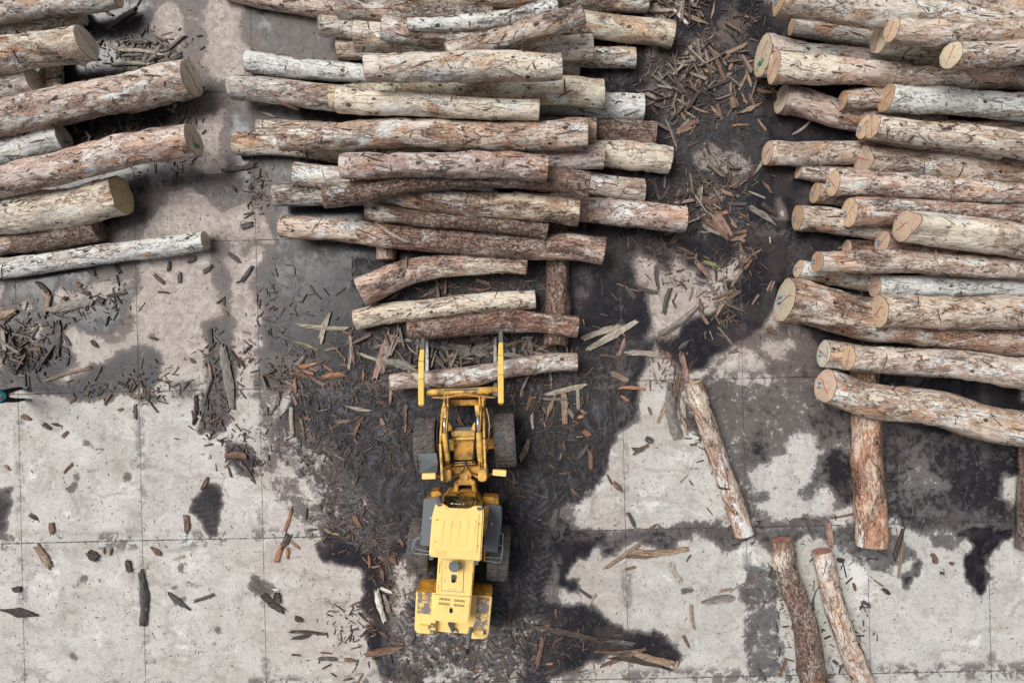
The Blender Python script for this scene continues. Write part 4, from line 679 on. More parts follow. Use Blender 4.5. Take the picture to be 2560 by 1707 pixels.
KEY = {'p': 'pale', 'w': 'white', 't': 'tan', 'g': 'grey', 'D': 'dark grey', 'd': 'dark', 'b': 'brown', 'o': 'orange', 'k': 'pink', 'n': 'green'}
def sheet(x, y):
    """height of whatever lies under photo point x, y (logs or the slab)"""
    o = Vector((0, 0, HC)); d_ = (P(x, y, 0)-o).normalized(); best = 0.0
    for b, i in bvhs:
        h = b.ray_cast(o, d_)
        if h[0] is not None and h[0].z > best: best = h[0].z
    return best
ANC = [((130,1010),'by the walking person at the left edge'),((330,1130),'on the clean pale slab at the left'),((540,930),'around the big rotten slab left of the middle'),((620,1150),'on the patchy slab left of the loader'),((680,840),'on damp floor left of the support log'),((800,770),'just left of the cream patchy log'),((830,980),'in the mud ahead and left of the loader'),((960,900),'by the left tip of the held log'),((900,1180),'in the mud beside the left front wheel'),((860,1370),'around the dark puddle left of the cab'),((750,1500),'on the pale slab left of the rear wheels'),((950,1500),'beside the rear left wheel'),((1050,1680),'on the bottom edge behind the loader'),((1150,870),'in the trash held by the grapple'),((1290,890),'in the trash under the right tine'),((1120,700),'between the kinked and the cream patchy log'),((1450,870),'right of the tip of the dark red log'),((1400,990),'in the mud ahead and right of the loader'),((1390,1150),'in the mud beside the right front wheel'),((1470,1120),'on the mud edge right of the loader'),((1380,1320),'in the mud right of the cab'),((1380,1580),'in the wet wood fan behind the loader'),((1540,1380),'on the pale slab below the wet joint'),((1740,1500),'on bare slab beside the bottom logs'),((1700,960),'at the head of the single aslant log'),((1850,1080),'on the damp slab right of the aslant log'),((1660,800),'at the lower end of the dark stream'),((1560,700),'on the tan floor right of the middle pile'),((1640,620),'by the right tip of the mauve grey log'),((1780,640),'on the near bank of the dark stream'),((1760,480),'in the lower heap between the piles'),((1880,570),'near the leftmost faces of the right pile'),((1640,420),'beside the pale tan puddle rim'),((1820,270),'in the dark heap left of the notched log'),((1680,270),'in the middle heap between the piles'),((1740,150),'in the upper heap between the piles'),((1680,180),'on the left rim of the upper heap'),((1700,20),'in the rusty heap at the top edge'),((1860,70),'below the top corner of the right pile'),((1940,340),'in the dark gap inside the right pile'),((2200,430),'on the backs of the right pile logs'),((2200,1000),'on the lowest long log of the right pile'),((2100,1350),'at the heads of the two bottom logs'),((2250,1400),'on the grey slab below the dark triangle puddle'),((2100,1600),'between the two bottom logs'),((350,140),'in the nook near the top left pile'),((430,300),'between the two long logs of the left pile'),((200,340),'beside the wet green glinting face'),((350,420),'near the end of the fattest cream log'),((600,420),'at the left foot of the middle pile'),((620,270),'under the smooth brown grey log end'),((450,680),'on the slab below the slender white grey log'),((210,760),'by the winding puddle at the left'),((40,800),'in the dark trash at the left edge'),((100,1400),'on the grimy joint at the lower left'),((340,1500),'on the lower left slab'),((50,1530),'at the lower left edge'),((640,1500),'near the rusty smear on the lower left slab'),((600,680),'on the tan strip below the middle pile'),((960,570),'on the long two toned log'),((1050,400),'on the rosy grey log'),((620,40),'near the top left of the middle pile'),((470,1300),'beside the dark tyre smear on the left slab')]
def where(x, y): return min(ANC, key=lambda a: (a[0][0]-x)**2+(a[0][1]-y)**2)[1]
used = {}
def slab(x0, y0, x1, y1, wpx, tone, zlift=0.0, name=None, label=None, k=0):
    z0 = sheet((x0+x1)/2, (y0+y1)/2); ze = [sheet(x0*.9+x1*.1, y0*.9+y1*.1), sheet(x1*.9+x0*.1, y1*.9+y0*.1)]
    base = P((x0+x1)/2, (y0+y1)/2, z0); base.z = z0
    kk = (HC-z0)/HC/PXM; Ln = math.hypot(x1-x0, y1-y0)*kk; W = max(.018, wpx*kk*.92); ang = math.atan2(-(y1-y0), x1-x0)
    r_ = random.Random(int(x0*7+y0*13+k)); T = min(.045, W*.25)+.006; n = max(4, min(14, int(Ln/.09)))
    bend = r_.uniform(-.06, .06)*Ln; curl = r_.uniform(-.5, 1.0)*W*.3; vs, ls, fs = [], [], []
    jag = [r_.uniform(-.14, .14)*min(Ln, .8) for _ in range(5)]; jag2 = [r_.uniform(-.14, .14)*min(Ln, .8) for _ in range(5)]
    p0, p1 = r_.uniform(.55, 1), r_.uniform(.55, 1); tp = r_.random()
    if tp < .2: p0 = .2
    if tp < .12: p1 = .15
    wob = [r_.uniform(-.14, .14) for _ in range(n+1)]
    lift = zlift
    tz = [0, 0]
    if ze[0] > .25 or ze[1] > .25 or z0 > .25:
        for q_ in (0, 1): tz[q_] = max(-.15, min(.25, ze[q_]-z0))
    for a in range(n+1):
        t = a/n; wl = W*.5*min(1, (p0+(1-p0)*min(1, t*2.2)))*min(1, (p1+(1-p1)*min(1, (1-t)*2.2)))*(1+wob[a])
        cy = bend*math.sin(math.pi*t)
        for c in range(5):
            f = c/4-.5; x = (t-.5)*Ln+(jag[c] if a == 0 else 0)+(jag2[c] if a == n else 0); y = cy+f*2*wl
            zz = curl*(f*2)**2*-1+max(0, curl)+.012+lift+(tz[0]*(1-2*t) if t < .5 else tz[1]*(2*t-1))+r_.uniform(-.15, .15)*T
            vs.append((x, y, zz+T*(1+r_.uniform(-.25, .25)))); vs.append((x, y, zz)); ls += [(x+k, y, zz+T), (x+k, y, zz)]
    I = lambda a, c, b: (a*5+c)*2+b
    for a in range(n):
        for c in range(4):
            fs.append((I(a,c,0), I(a+1,c,0), I(a+1,c+1,0), I(a,c+1,0))); fs.append((I(a,c,1), I(a,c+1,1), I(a+1,c+1,1), I(a+1,c,1)))
        fs.append((I(a,0,0), I(a,0,1), I(a+1,0,1), I(a+1,0,0))); fs.append((I(a,4,0), I(a+1,4,0), I(a+1,4,1), I(a,4,1)))
    for c in range(4): fs.append((I(0,c,0), I(0,c+1,0), I(0,c+1,1), I(0,c,1))); fs.append((I(n,c,0), I(n,c,1), I(n,c+1,1), I(n,c+1,0)))
    big = W > .10 or Ln > 1.0
    nm = name or ('bark_strip' if W > .12 else 'wood_splinter' if Ln/W > 5 else 'bark_piece')
    o = mobj(nm, vs, fs, DEB, None, False, base); o.rotation_euler.z = ang; vattr(o.data, 'lc', ls)
    c0 = TN[tone]; jt = r_.uniform(.82, 1.18); o['tint'] = [min(1, c*jt) for c in c0]
    sz = 'large' if Ln > 1.3 else 'long' if Ln > .8 else 'short' if Ln > .4 else 'tiny'
    kind = {'bark_strip': 'bark strip', 'wood_splinter': 'wood splinter', 'bark_piece': 'bark piece'}[nm]
    a2 = math.degrees(ang) % 180; orient = 'crosswise' if a2 < 22 or a2 > 158 else 'lengthwise' if 68 < a2 < 112 else 'slanting up' if a2 < 90 else 'slanting down'
    lb = label or f'{sz} {tone} {kind} {orient} {where((x0+x1)/2,(y0+y1)/2)}'
    used.setdefault(lb, []).append(o); tag(o, lb, kind.split()[0]+' '+kind.split()[1]); return o
cnt = 0
for key, txt in SL.items():
    ox, oy, f = CR[key]
    for tok in txt.split():
        v = [float(q) for q in tok[1:].split(',')]
        cnt += 1; slab(ox+v[0]*f, oy+v[1]*f, ox+v[2]*f, oy+v[3]*f, v[4]*f, KEY[tok[0]], zlift=.012*rnd.random(), k=cnt)
for lb, os_ in used.items():
    for o in os_: o['group'] = lb if len(os_) > 1 else 'bark and wood scraps on the yard'
# ------------------------------------------------------------------ litter nobody could count: one object
def litter(name, n, field, lo, hi, tones, zmax=.02, seed=3):
    rs = np.random.RandomState(seed); vs, fs, tc = [], [], []; m = 0; tries = 0
    while m < n and tries < n*30:
        tries += 1; x, y = rs.uniform(-20, 2580), rs.uniform(-20, 1727); w_ = field(x, y)
        if rs.rand() > w_: continue
        m += 1; L = math.exp(rs.uniform(math.log(lo), math.log(hi))); W = L*rs.uniform(.05, .17); a = rs.uniform(0, math.pi); t = rs.uniform(-.25, .25)
        c = P(x, y); ux, uy = math.cos(a), math.sin(a); z = rs.uniform(.004, zmax); h = rs.uniform(.004, .014); b = len(vs)
        q = [(-.5, -.1), (-.40, -.5), (.44, -.42), (.5, .2), (.38, .5), (-.47, .40)]
        for (u, v) in q: u += rs.uniform(-.10, .10); v += rs.uniform(-.25, .25); vs.append((c.x+ux*u*L-uy*v*W, c.y+uy*u*L+ux*v*W, z+t*u*L*.5+h))
        for (u, v) in q: vs.append((c.x+ux*u*L-uy*v*W, c.y+uy*u*L+ux*v*W, -.004))
        fs.append(tuple(range(b, b+6)))
        for e_ in range(6): fs.append((b+e_, b+6+e_, b+6+(e_+1) % 6, b+(e_+1) % 6))
        tn = np.array(tones[rs.choice(len(tones))])*rs.uniform(.6, 1.3); tc += [tuple(tn)]*12
    o = mobj(name, vs, fs, LIT); vattr(o.data, 'tc', tc); return o
clus = [(1740,170,110,75,1.0),(1690,250,130,80,.7),(1700,20,60,45,1.0),(1760,500,90,70,.9),(1790,440,90,40,.7),(1840,650,60,70,.7),(1810,760,50,80,.7),(1690,430,60,50,.4),(1880,210,70,60,.7),(1870,60,60,70,.4),
        (1130,870,200,50,1.0),(1350,890,90,50,.9),(1180,700,220,60,.7),(1010,800,90,50,.8),(900,960,140,90,.45),(1360,980,120,90,.75),(1400,1080,80,120,.5),(860,1080,120,90,.45),(740,930,60,50,.7),(960,1010,70,80,.6),(1000,1110,60,70,.5),(560,910,60,80,.5),(1760,1100,35,120,.22),(1850,1300,40,60,.25),(1990,1500,55,150,.2),(2110,1560,50,150,.2),(2176,1250,60,140,.22),(1030,1500,80,120,.2),(540,1040,40,60,.6),(600,1110,70,50,.5),
        (60,860,70,70,.8),(230,760,90,40,.5),(370,960,60,40,.7),(250,970,50,30,.5),(700,780,90,80,.25),(880,870,60,60,.4),(1450,860,80,60,.35),(960,1400,50,90,.6),(880,1310,70,60,.5),(1300,1200,80,140,.35),(900,1560,70,50,.5),(1350,1600,120,70,.45),(1100,1650,250,60,.2),(1680,900,60,60,.35),(350,130,110,40,.6),(330,320,90,40,.7),(440,280,60,60,.6),(420,400,70,40,.4),(640,470,30,60,.6),(1650,450,70,70,.5),(1640,590,60,50,.6),(1690,660,60,60,.4),(1500,720,60,60,.2)]
def fdark(x, y):
    v = 0
    for (cx, cy, rx, ry, a) in clus:
        q = ((x-cx)/rx)**2+((y-cy)/ry)**2
        if q < 3: v = max(v, a*math.exp(-q))
    return min(1, v+.02*samp(mud, x, y))
mix = [(.10,.058,.042), (.045,.032,.028), (.15,.095,.068), (.24,.17,.125), (.05,.037,.033), (.09,.062,.05), (.04,.03,.03)]
tag(litter('bark_litter', 8500, fdark, .03, .36, mix+[(.20,.11,.07)], .05, 3), kind='stuff')
hp = [(1130,865,190,45,1.0),(1330,880,70,40,.8),(1700,20,55,40,.9),(1740,165,95,60,1.0),(1700,250,90,50,.6),(1760,500,70,50,.8),(1800,445,70,25,.6),(1840,215,60,50,.5),(1010,810,60,40,.8),(1090,700,60,30,.5),(1815,770,30,60,.6),(350,130,80,30,.5),(40,860,60,50,.5),(1370,970,60,60,.4),(720,930,50,30,.5)]
def fheap(x, y):
    v = 0
    for (cx, cy, rx, ry, a) in hp: v = max(v, a*math.exp(-1.4*(((x-cx)/rx)**2+((y-cy)/ry)**2)))
    return v
tag(litter('matted_bark', 900, fheap, .22, .75, [(.12,.09,.07), (.24,.19,.15), (.34,.29,.24), (.07,.05,.045), (.17,.12,.09)], .16, 33), kind='stuff')
tag(litter('bark_crumbs', 11000, lambda x, y: .22+.9*samp(mud, x, y)+.5*fdark(x, y), .015, .11, mix, .006, 8), kind='stuff')
tag(litter('orange_shavings', 420, lambda x, y: fdark(x, y) if 640 < x < 1560 else .25*fdark(x, y), .05, .26, [(.36,.18,.105), (.45,.28,.19), (.28,.13,.08)], .06, 21), kind='stuff')
# ------------------------------------------------------------------ the wheel loader
YEL = plain('faded_yellow_paint', (.94, .655, .225), .42, grime=.34, gcol=(.40, .26, .10), scale=3.0)
YEM = plain('worn_yellow_paint', (.77, .46, .10), .45, grime=.9, gcol=(.10, .062, .035), scale=4.5)
YED = plain('muddy_shaded_orange_paint', (.60, .30, .035), .5, grime=.9, gcol=(.07, .045, .03), scale=5)  # muddy orange; its darker tone also paints shade on the fender slopes
YET = plain('yellow_tine_paint', (.80, .55, .12), .45, grime=.35, gcol=(.16, .10, .05), scale=9)
WORN = plain('scuffed_nonslip_panel', (.80, .56, .20), .6, chips=.78, ccol=(.20, .165, .155), scale=6)
DGREY = plain('dark_grey_plastic', (.085, .10, .115), .5, grime=.5, gcol=(.20, .16, .13), scale=3)
SLATE = plain('slate_grey_deck', (.135, .155, .17), .55, grime=.5, gcol=(.22, .18, .15), scale=2.5)
RUB = plain('tyre_rubber', (.062, .062, .065), .75, grime=1.0, gcol=(.17, .135, .11), scale=5, bump=.4)
STEEL = plain('worn_steel', (.26, .27, .28), .35, .6, grime=.6, gcol=(.06, .05, .045), scale=7)
CHROME = plain('chrome_rod', (.85, .87, .9), .12, .85)
HOSE = plain('black_hose', (.02, .02, .022), .45)
OHOSE = plain('orange_hose', (.55, .27, .10), .55, grime=.6, gcol=(.1, .06, .04), scale=14)
BLK = plain('black_void', (.006, .006, .006), .8)
RAILM = plain('blue_grey_rail', (.20, .25, .28), .45, grime=.3, scale=9)
GLS = plain('dark_green_glass', (.008, .022, .017), .06, spec=.8)
WHT = plain('pale_sticker', (.78, .84, .82), .5)
LENS = plain('tail_lamp_lens', (.35, .34, .2), .3, grime=.4)
LO = P(1150, 1290, 1.2); LO.z = 0
ld = empty('wheel_loader', LO); tag(ld, 'yellow wheel loader with a faded roof and two grapple tines holding a log', 'loader')
class MB:
    def __init__(s): s.v, s.f = [], []
    def prism(s, poly, zt, zb, dx=0):
        n = len(poly); b = len(s.v); zt = zt if isinstance(zt, (list, tuple)) else [zt]*n; zb = zb if isinstance(zb, (list, tuple)) else [zb]*n
        a = sum(poly[i][0]*poly[(i+1) % n][1]-poly[(i+1) % n][0]*poly[i][1] for i in range(n))
        o = list(range(n)) if a < 0 else list(range(n))[::-1]
        for i in o: q = P(*poly[i], zt[i])-LO; s.v.append(q)
        for i in o: q = P(*poly[i], zt[i])-LO; s.v.append(Vector((q.x, q.y, zb[i])))
        s.f.append(tuple(range(b, b+n))); s.f.append(tuple(range(b+2*n-1, b+n-1, -1)))
        for k in range(n): j = (k+1) % n; s.f.append((b+k, b+n+k, b+n+j, b+j))
        return s
    def beam(s, p, q, w, h, w2=None, h2=None):
        p, q = Vector(p)-LO, Vector(q)-LO; t = (q-p).normalized(); sd = t.cross(Vector((0, 0, 1)))
        if sd.length < .1: sd = Vector((1, 0, 0))
        sd.normalize(); u = sd.cross(t); b = len(s.v); w2 = w2 or w; h2 = h2 or h
        for c, ww, hh in ((p, w, h), (q, w2, h2)):
            for a_, b_ in ((-1, -1), (1, -1), (1, 1), (-1, 1)): s.v.append(c+sd*a_*ww/2+u*b_*hh/2)
        for f in ((0, 1, 2, 3), (7, 6, 5, 4), (0, 4, 5, 1), (1, 5, 6, 2), (2, 6, 7, 3), (3, 7, 4, 0)): s.f.append(tuple(b+i for i in f))
        return s
    def tube(s, pts, r, n=10, r2=None):
        pts = [Vector(p)-LO for p in pts]; b = len(s.v); m = len(pts)
        for i, c in enumerate(pts):
            t = (pts[min(i+1, m-1)]-pts[max(i-1, 0)]).normalized(); a = Vector((0, 0, 1)) if abs(t.z) < .9 else Vector((1, 0, 0)); x = t.cross(a).normalized(); y = x.cross(t); rr = r if r2 is None else r+(r2-r)*i/(m-1)
            for k in range(n): s.v.append(c+x*math.cos(2*math.pi*k/n)*rr+y*math.sin(2*math.pi*k/n)*rr)
        for i in range(m-1):
            for k in range(n): j = (k+1) % n; s.f.append((b+i*n+k, b+i*n+j, b+(i+1)*n+j, b+(i+1)*n+k))
        s.f.append(tuple(b+k for k in range(n))[::-1]); s.f.append(tuple(b+(m-1)*n+k for k in range(n)))
        return s
    def build(s, name, mat, parent, bev=0.0, smooth=False):
        o = mobj(name, s.v, s.f, mat, parent)
        bm = bmesh.new(); bm.from_mesh(o.data); bmesh.ops.recalc_face_normals(bm, faces=bm.faces)
        if bev:
            es = [e for e in bm.edges if len(e.link_faces) == 2 and e.calc_face_angle(0) > .5]
            bmesh.ops.bevel(bm, geom=es, offset=bev, segments=2, affect='EDGES', clamp_overlap=True)
        bm.to_mesh(o.data); bm.free()
        if smooth: o.data.polygons.foreach_set('use_smooth', [True]*len(o.data.polygons))
        return o
def lerp(a, b, t): return Vector(a)*(1-t)+Vector(b)*t
# --- wheels
def wheel(cx, cy, yaw, chev, front):
    c = P(cx, cy, 1.0); c.z = .74; ax = Vector((math.cos(yaw), math.sin(yaw), 0)); fw = Vector((-ax.y, ax.x, 0)); up = Vector((0, 0, 1)); RR = .745
    def pt(a, r, th): return c+ax*a+(fw*math.cos(th)+up*math.sin(th))*r-LO
    prof = [(-.20, .36), (-.26, .42), (-.295, .55), (-.30, .64), (-.285, .70), (-.22, .722), (0, .73), (.22, .722), (.285, .70), (.30, .64), (.295, .55), (.26, .42), (.20, .36)]
    N = 56; v, f = [], []
    for (a, r) in prof:
        for k in range(N): v.append(pt(a, r, 2*math.pi*k/N))
    for i in range(len(prof)-1):
        for k in range(N): j = (k+1) % N; f.append((i*N+k, i*N+j, (i+1)*N+j, (i+1)*N+k))
    L = 26
    for k in range(L):
        for sgn in (-1, 1):
            t0 = 2*math.pi*(k+(.5 if sgn > 0 and not chev else 0))/L; b = len(v); m = 5
            for i in range(m+1):
                u = i/m; a = sgn*(.005+.285*u); th = t0+(.10*u if chev else .02*u)*(1 if chev else 1); r = .722+(.034 if u < .9 else .012); w_ = .050 if not chev else .042
                if chev: th += .05*math.sin(u*math.pi*2)
                v += [pt(a, r, th-w_), pt(a, r, th+w_), pt(a, .70-.02*(u > .8), th+w_*1.2), pt(a, .70-.02*(u > .8), th-w_*1.2)]
            for i in range(m):
                q = b+i*4
                for a_, b_ in ((0, 1), (1, 2), (2, 3), (3, 0)): f.append((q+a_, q+b_, q+4+b_, q+4+a_))
            f += [(b, b+1, b+2, b+3), (b+m*4, b+m*4+3, b+m*4+2, b+m*4+1)]
    wo = mobj('wheel', [pt(a, r, 2*math.pi*k/16) for a in (-.2, .2) for r in (.0001, .12) for k in range(16)], [(16+k, 16+(k+1) % 16, 48+(k+1) % 16, 48+k) for k in range(16)]+[(k+16, k, (k+1) % 16, (k+1) % 16+16) for k in range(16)]+[(32+k, 48+k, 48+(k+1) % 16, 32+(k+1) % 16) for k in range(16)], YED, ld)
    ty = MB(); ty.v, ty.f = v, f; ty.build('tyre', RUB, wo)
    rp = [(-.20, .37), (-.19, .33), (-.08, .30), (-.05, .10), (.05, .10), (.08, .30), (.19, .33), (.20, .37)]; v, f = [], []
    for (a, r) in rp:
        for k in range(32): v.append(pt(a, r, 2*math.pi*k/32))
    for i in range(len(rp)-1):
        for k in range(32): j = (k+1) % 32; f.append((i*32+k, i*32+j, (i+1)*32+j, (i+1)*32+k))
    rm = MB(); rm.v, rm.f = v, f; rm.build('rim', YEM, wo)
wheel(1065, 1116, R(3.6), True, True); wheel(1262, 1104, R(3.6), True, True)
wheel(1048, 1370, R(-4.2), False, False); wheel(1246, 1388, R(-4.2), True, False)
MB().beam(P(1090, 1113, .75), P(1238, 1106, .75), .3, .3).build('axle', YED, ld, .03); MB().beam(P(1072, 1370, .72), P(1222, 1386, .72), .34, .32).build('axle', YED, ld, .03)
# --- rear frame, hood, counterweight
fr = MB().prism([(1112,1238),(1192,1246),(1180,1480),(1090,1472)], 1.25, .5).build('rear_frame', YED, ld, .03)
hd = MB().prism([(1096,1385),(1188,1391),(1172,1560),(1085,1551)], 2.15, 1.2).build('hood', YEL, ld, .03)
MB().prism([(1105,1397),(1161,1401),(1158,1480),(1103,1476)], 2.158, 2.14).build('panel_seam', DGREY, hd)
MB().prism([(1085.5,1484),(1178,1491),(1178,1492),(1085.5,1485)], 2.156, 2.14).build('panel_seam', DGREY, hd)
MB().prism([(1106,1398),(1160,1402),(1157,1479),(1104,1475)], 2.168, 2.14).build('access_panel', YEL, hd, .006)
MB().tube([P(1134, 1448, 2.1), P(1134, 1440, 2.21)], .065, 20).build('exhaust_collar', DGREY, hd)
MB().tube([P(1133, 1452, 2.10), P(1133, 1450, 2.225)], .052, 20).build('exhaust_mouth', BLK, hd)
for (x, y) in ((1114,1418),(1152,1421),(1112,1452),(1150,1456),(1123,1472),(1135,1473)): MB().tube([P(x,y,2.16), P(x,y,2.185)], .012, 8).build('bolt', DGREY, hd)
MB().tube([P(1134, 1417, 2.05), P(1135, 1415, 2.42)], .125, 28).build('air_precleaner', SLATE, hd, .02)
MB().tube([P(1135, 1415, 2.42), P(1135, 1415, 2.47)], .138, 28).build('precleaner_cap', SLATE, hd, .015)
for gx0, gy0 in ((1099, 1493), (1136, 1497), (1098, 1504.5), (1135, 1508.5)):
    m = MB()
    for k in range(8): x = gx0+k*3.4; y = gy0+k*.33; m.prism([(x, y), (x+1.5, y+.1), (x+1.3, y+6), (x-.2, y+5.9)], 2.157, 2.148)
    m.build('vent_slots', BLK, hd)
m = MB(); m.prism([(1127.5+4.4*math.cos(t), 1525.5+7*math.sin(t)) for t in [k*math.pi/8 for k in range(16)]], 2.158, 2.145); m.build('lock_hole', BLK, hd)
for a in ((1100,1402,1098,1432),(1181,1432,1178,1475),(1183,1410,1182,1425),(1096,1462,1095,1478)): MB().beam(P(a[0],a[1],2.155), P(a[2],a[3],2.155), .018, .012).build('hinge', YEM, hd)
cw = MB()
cw.prism([(1040,1478),(1092,1482),(1088,1584),(1084,1585),(1041,1582),(1036,1572)], 1.55, .75)
cw.prism([(1176,1486),(1230,1492),(1222,1578),(1219,1590),(1210,1597),(1180,1597),(1171,1588)], 1.55, .75)
cw.prism([(1084,1540),(1176,1546),(1170,1584),(1086,1578)], 1.35, .75)
cw = cw.build('counterweight', YEL, ld, .02)
sl_ = MB().prism([(1052,1448),(1093,1450),(1092,1481.5),(1041,1477.5)], [1.0,1.0,1.545,1.545], [.9,.9,1.2,1.2]).build('fender', YED, ld, .01)
sl2 = MB().prism([(1178,1458),(1231,1463),(1230,1491.5),(1176,1485.5)], [1.0,1.0,1.545,1.545], [.9,.9,1.2,1.2]).build('fender', YED, ld, .01)
for s_ in (sl_, sl2): s_['label'] = 'steep orange front slope of the rear fender'  # steep faces: their shade is painted in as darker orange
for q in ([(1044,1479),(1079,1481),(1077,1535),(1043,1532)], [(1192,1490),(1224,1494),(1217,1585),(1176,1580),(1184,1562),(1190,1530)]): MB().prism(q, 1.562, 1.54).build('nonslip_panel', WORN, cw)
for q in ([(1055,1486),(1072,1488),(1072,1491),(1055,1490)], [(1200,1498),(1216,1500),(1216,1503.5),(1200,1502)]): MB().prism(q, 1.60, 1.54).build('grab_bar', YED, cw, .008)
for q in ([(1047,1562),(1071,1565),(1070,1574),(1046,1572)], [(1187,1577),(1209,1578),(1208,1589),(1186,1588)]): MB().prism(q, 1.68, 1.54).build('lamp_box', YEL, cw, .008)
for (x, y) in ((1081,1563),(1080,1581)): MB().prism([(x-5,y-5),(x+5,y-4),(x+5,y+5),(x-5,y+4)], 1.60, 1.5).build('tail_lamp', DGREY, cw, .004); MB().tube([P(x,y,1.58), P(x,y,1.615)], .036, 14).build('tail_lamp_lens', LENS, cw)
ex_ = MB().tube([P(1177,1568,1.5), P(1177,1568,1.5)+Vector((0,0,.75)), P(1177,1568,1.5)+Vector((0,-.02,1.35))], .05, 14).build('exhaust_pipe', RAILM, ld); MB().tube([P(1177,1568,1.5)+Vector((0,-.02,1.34)), P(1177,1568,1.5)+Vector((0,-.02,1.44))], .056, 14).build('exhaust_tip', BLK, ex_)
MB().beam(P(1125,1556,1.5), P(1132,1578,1.45), .12, .1, .05).tube([P(1130,1572,1.45), P(1140,1572,1.42), P(1145,1580,1.38)], .018).build('tow_hitch', DGREY, ld, .01)
# --- cab
cab = MB().prism([(1091,1262),(1207,1271),(1199,1396),(1078,1388)], 3.0, 1.2)
# narrow the body below the roof so the roof overhangs
cab = MB(); ctr_ = P(1145, 1332, 3.0)
cb = [P(1096,1276,3.0), P(1202,1284,3.0), P(1195,1392,3.0), P(1082,1384,3.0)]
for zz in (3.0, 1.2):
    for q in cb: cab.v.append(Vector((q.x, q.y, zz))-LO)
cab.f = [(0,1,2,3), (7,6,5,4), (0,4,5,1), (1,5,6,2), (2,6,7,3), (3,7,4,0)]
cab = cab.build('cab', YEM, ld, .04)
def side_win(a, b, z0, z1, out, nm):
    t = lambda u, z: Vector((a.x*(1-u)+b.x*u, a.y*(1-u)+b.y*u, z))+out*.008
    quad_l.append((nm, [t(.10, z1), t(.90, z1), t(.90, z0), t(.10, z0)]))
quad_l = []; side_win(cb[0], cb[3], 1.95, 2.85, Vector((-1, 0, 0)), 'side_window'); side_win(cb[2], cb[1], 1.95, 2.85, Vector((1, 0, 0)), 'side_window'); side_win(cb[3], cb[2], 2.3, 2.85, Vector((0, -1, 0)), 'rear_window')
rf = MB().prism([(1089.5,1257),(1098,1259),(1114,1263),(1119,1268),(1124,1271),(1172,1273),(1178,1270),(1184,1265),(1199,1266),(1208,1268),(1209.5,1285),(1203,1397),(1201,1404),(1180,1400),(1086,1393),(1072,1391),(1073,1375),(1080,1290)], 3.14, 3.0).build('roof', YEL, cab, .035)
MB().prism([(1098,1277),(1199,1284),(1193,1383),(1086,1375)], 3.165, 3.12).build('roof_panel', YEL, rf, .02)
for x in (1106, 1126, 1147, 1168, 1186): MB().beam(P(x+1, 1298, 3.17), P(x-7, 1368, 3.158), .10, .02).build('roof_rib', YEL, rf, .008)
for (x, y) in ((1092,1299),(1198,1309),(1087,1353),(1193,1364)): MB().tube([P(x,y,3.13), P(x,y,3.18)], .016, 8).build('bolt', YED, rf)
for q in ([(1090,1258),(1104,1261),(1103,1264),(1097,1267),(1091,1262)], [(1192,1268),(1207,1269),(1204,1275),(1198,1277),(1192,1272)]): MB().prism(q, 3.155, 3.0).build('corner_lamp', DGREY, cab, .01)
for (x, y) in ((1078,1395),(1191,1407)): MB().prism([(x-6,y-8),(x,y-13),(x+6,y-7),(x+5,y+5),(x-6,y+5)], 3.05, 2.9).build('corner_lamp', DGREY, cab, .015)
for (x, y) in ((1093,1243),(1200,1262)): MB().beam(P(x, y, 2.7), P(x+8, y+14, 2.9), .10, .06).build('mirror_arm', DGREY, cab, .01)
MB().prism([(1088,1245),(1100,1240),(1104,1252),(1092,1254)], 2.62, 2.5).build('mirror', DGREY, cab, .01)
A0, A1, A2, A3 = P(1113,1277,2.98), P(1190,1281,2.98), P(1199,1262,2.0), P(1116,1236.5,2.0)
# front glass: leans forward below the roof edge; two corner panes beside it
def quad(name, pts, mat, parent, th=.02):
    pts = [Vector(p)-LO for p in pts]; nrm = (pts[1]-pts[0]).cross(pts[2]-pts[0]).normalized()*th; n = len(pts)
    m = MB(); m.v = pts+[p-nrm for p in pts]; m.f = [tuple(range(n)), tuple(range(2*n-1, n-1, -1))]+[(k, n+k, n+(k+1) % n, (k+1) % n) for k in range(n)]; return m.build(name, mat, parent)
ws = quad('windscreen', [P(1123,1274,3.0), P(1115,1264,2.6), P(1116,1238,1.95), P(1187,1242,1.95), P(1187,1268,2.6), P(1176,1275,3.0)], GLS, cab)
quad('side_pane', [P(1106,1266,3.0), P(1099,1262,2.2), P(1114,1238,1.95), P(1122,1272,3.0)], GLS, cab); quad('side_pane', [P(1177,1274,3.0), P(1189,1243,1.95), P(1205,1268,2.2), P(1196,1272,3.0)], GLS, cab)
MB().prism([(1124,1222),(1190,1224),(1206,1266),(1200,1268),(1187,1243),(1116,1238.5),(1104,1258),(1100,1256),(1119,1230)], [1.35,1.35,2.0,2.05,2.0,2.0,2.05,2.0,1.5], 1.1).build('front_panel', YED, cab, .008)
MB().beam(P(1157,1231,1.78), P(1142,1238,2.05), .025, .02).beam(P(1142,1238,2.05), P(1136,1243,2.3), .012, .01).build('wiper', BLK, cab)
MB().prism([(1138,1262),(1143,1250),(1156,1249),(1166,1252),(1168,1264)], 2.2, 1.9).build('dashboard', HOSE, cab, .02)
fc = bpy.data.curves.new('t', 'FONT'); fc.body = 'LTMG'; fc.size = .115; fc.align_x = 'CENTER'; fc.align_y = 'CENTER'; fc.extrude = .004; fc.shear = .2; fc.space_character = 1.25
fo = bpy.data.objects.new('t', fc); COL.objects.link(fo); bpy.context.view_layer.update()
tm = bpy.data.meshes.new_from_object(fo.evaluated_get(bpy.context.evaluated_depsgraph_get())); bpy.data.objects.remove(fo)
lt = bpy.data.objects.new('lettering', tm); COL.objects.link(lt); tm.materials.clear(); tm.materials.append(WHT); lt.parent = ws
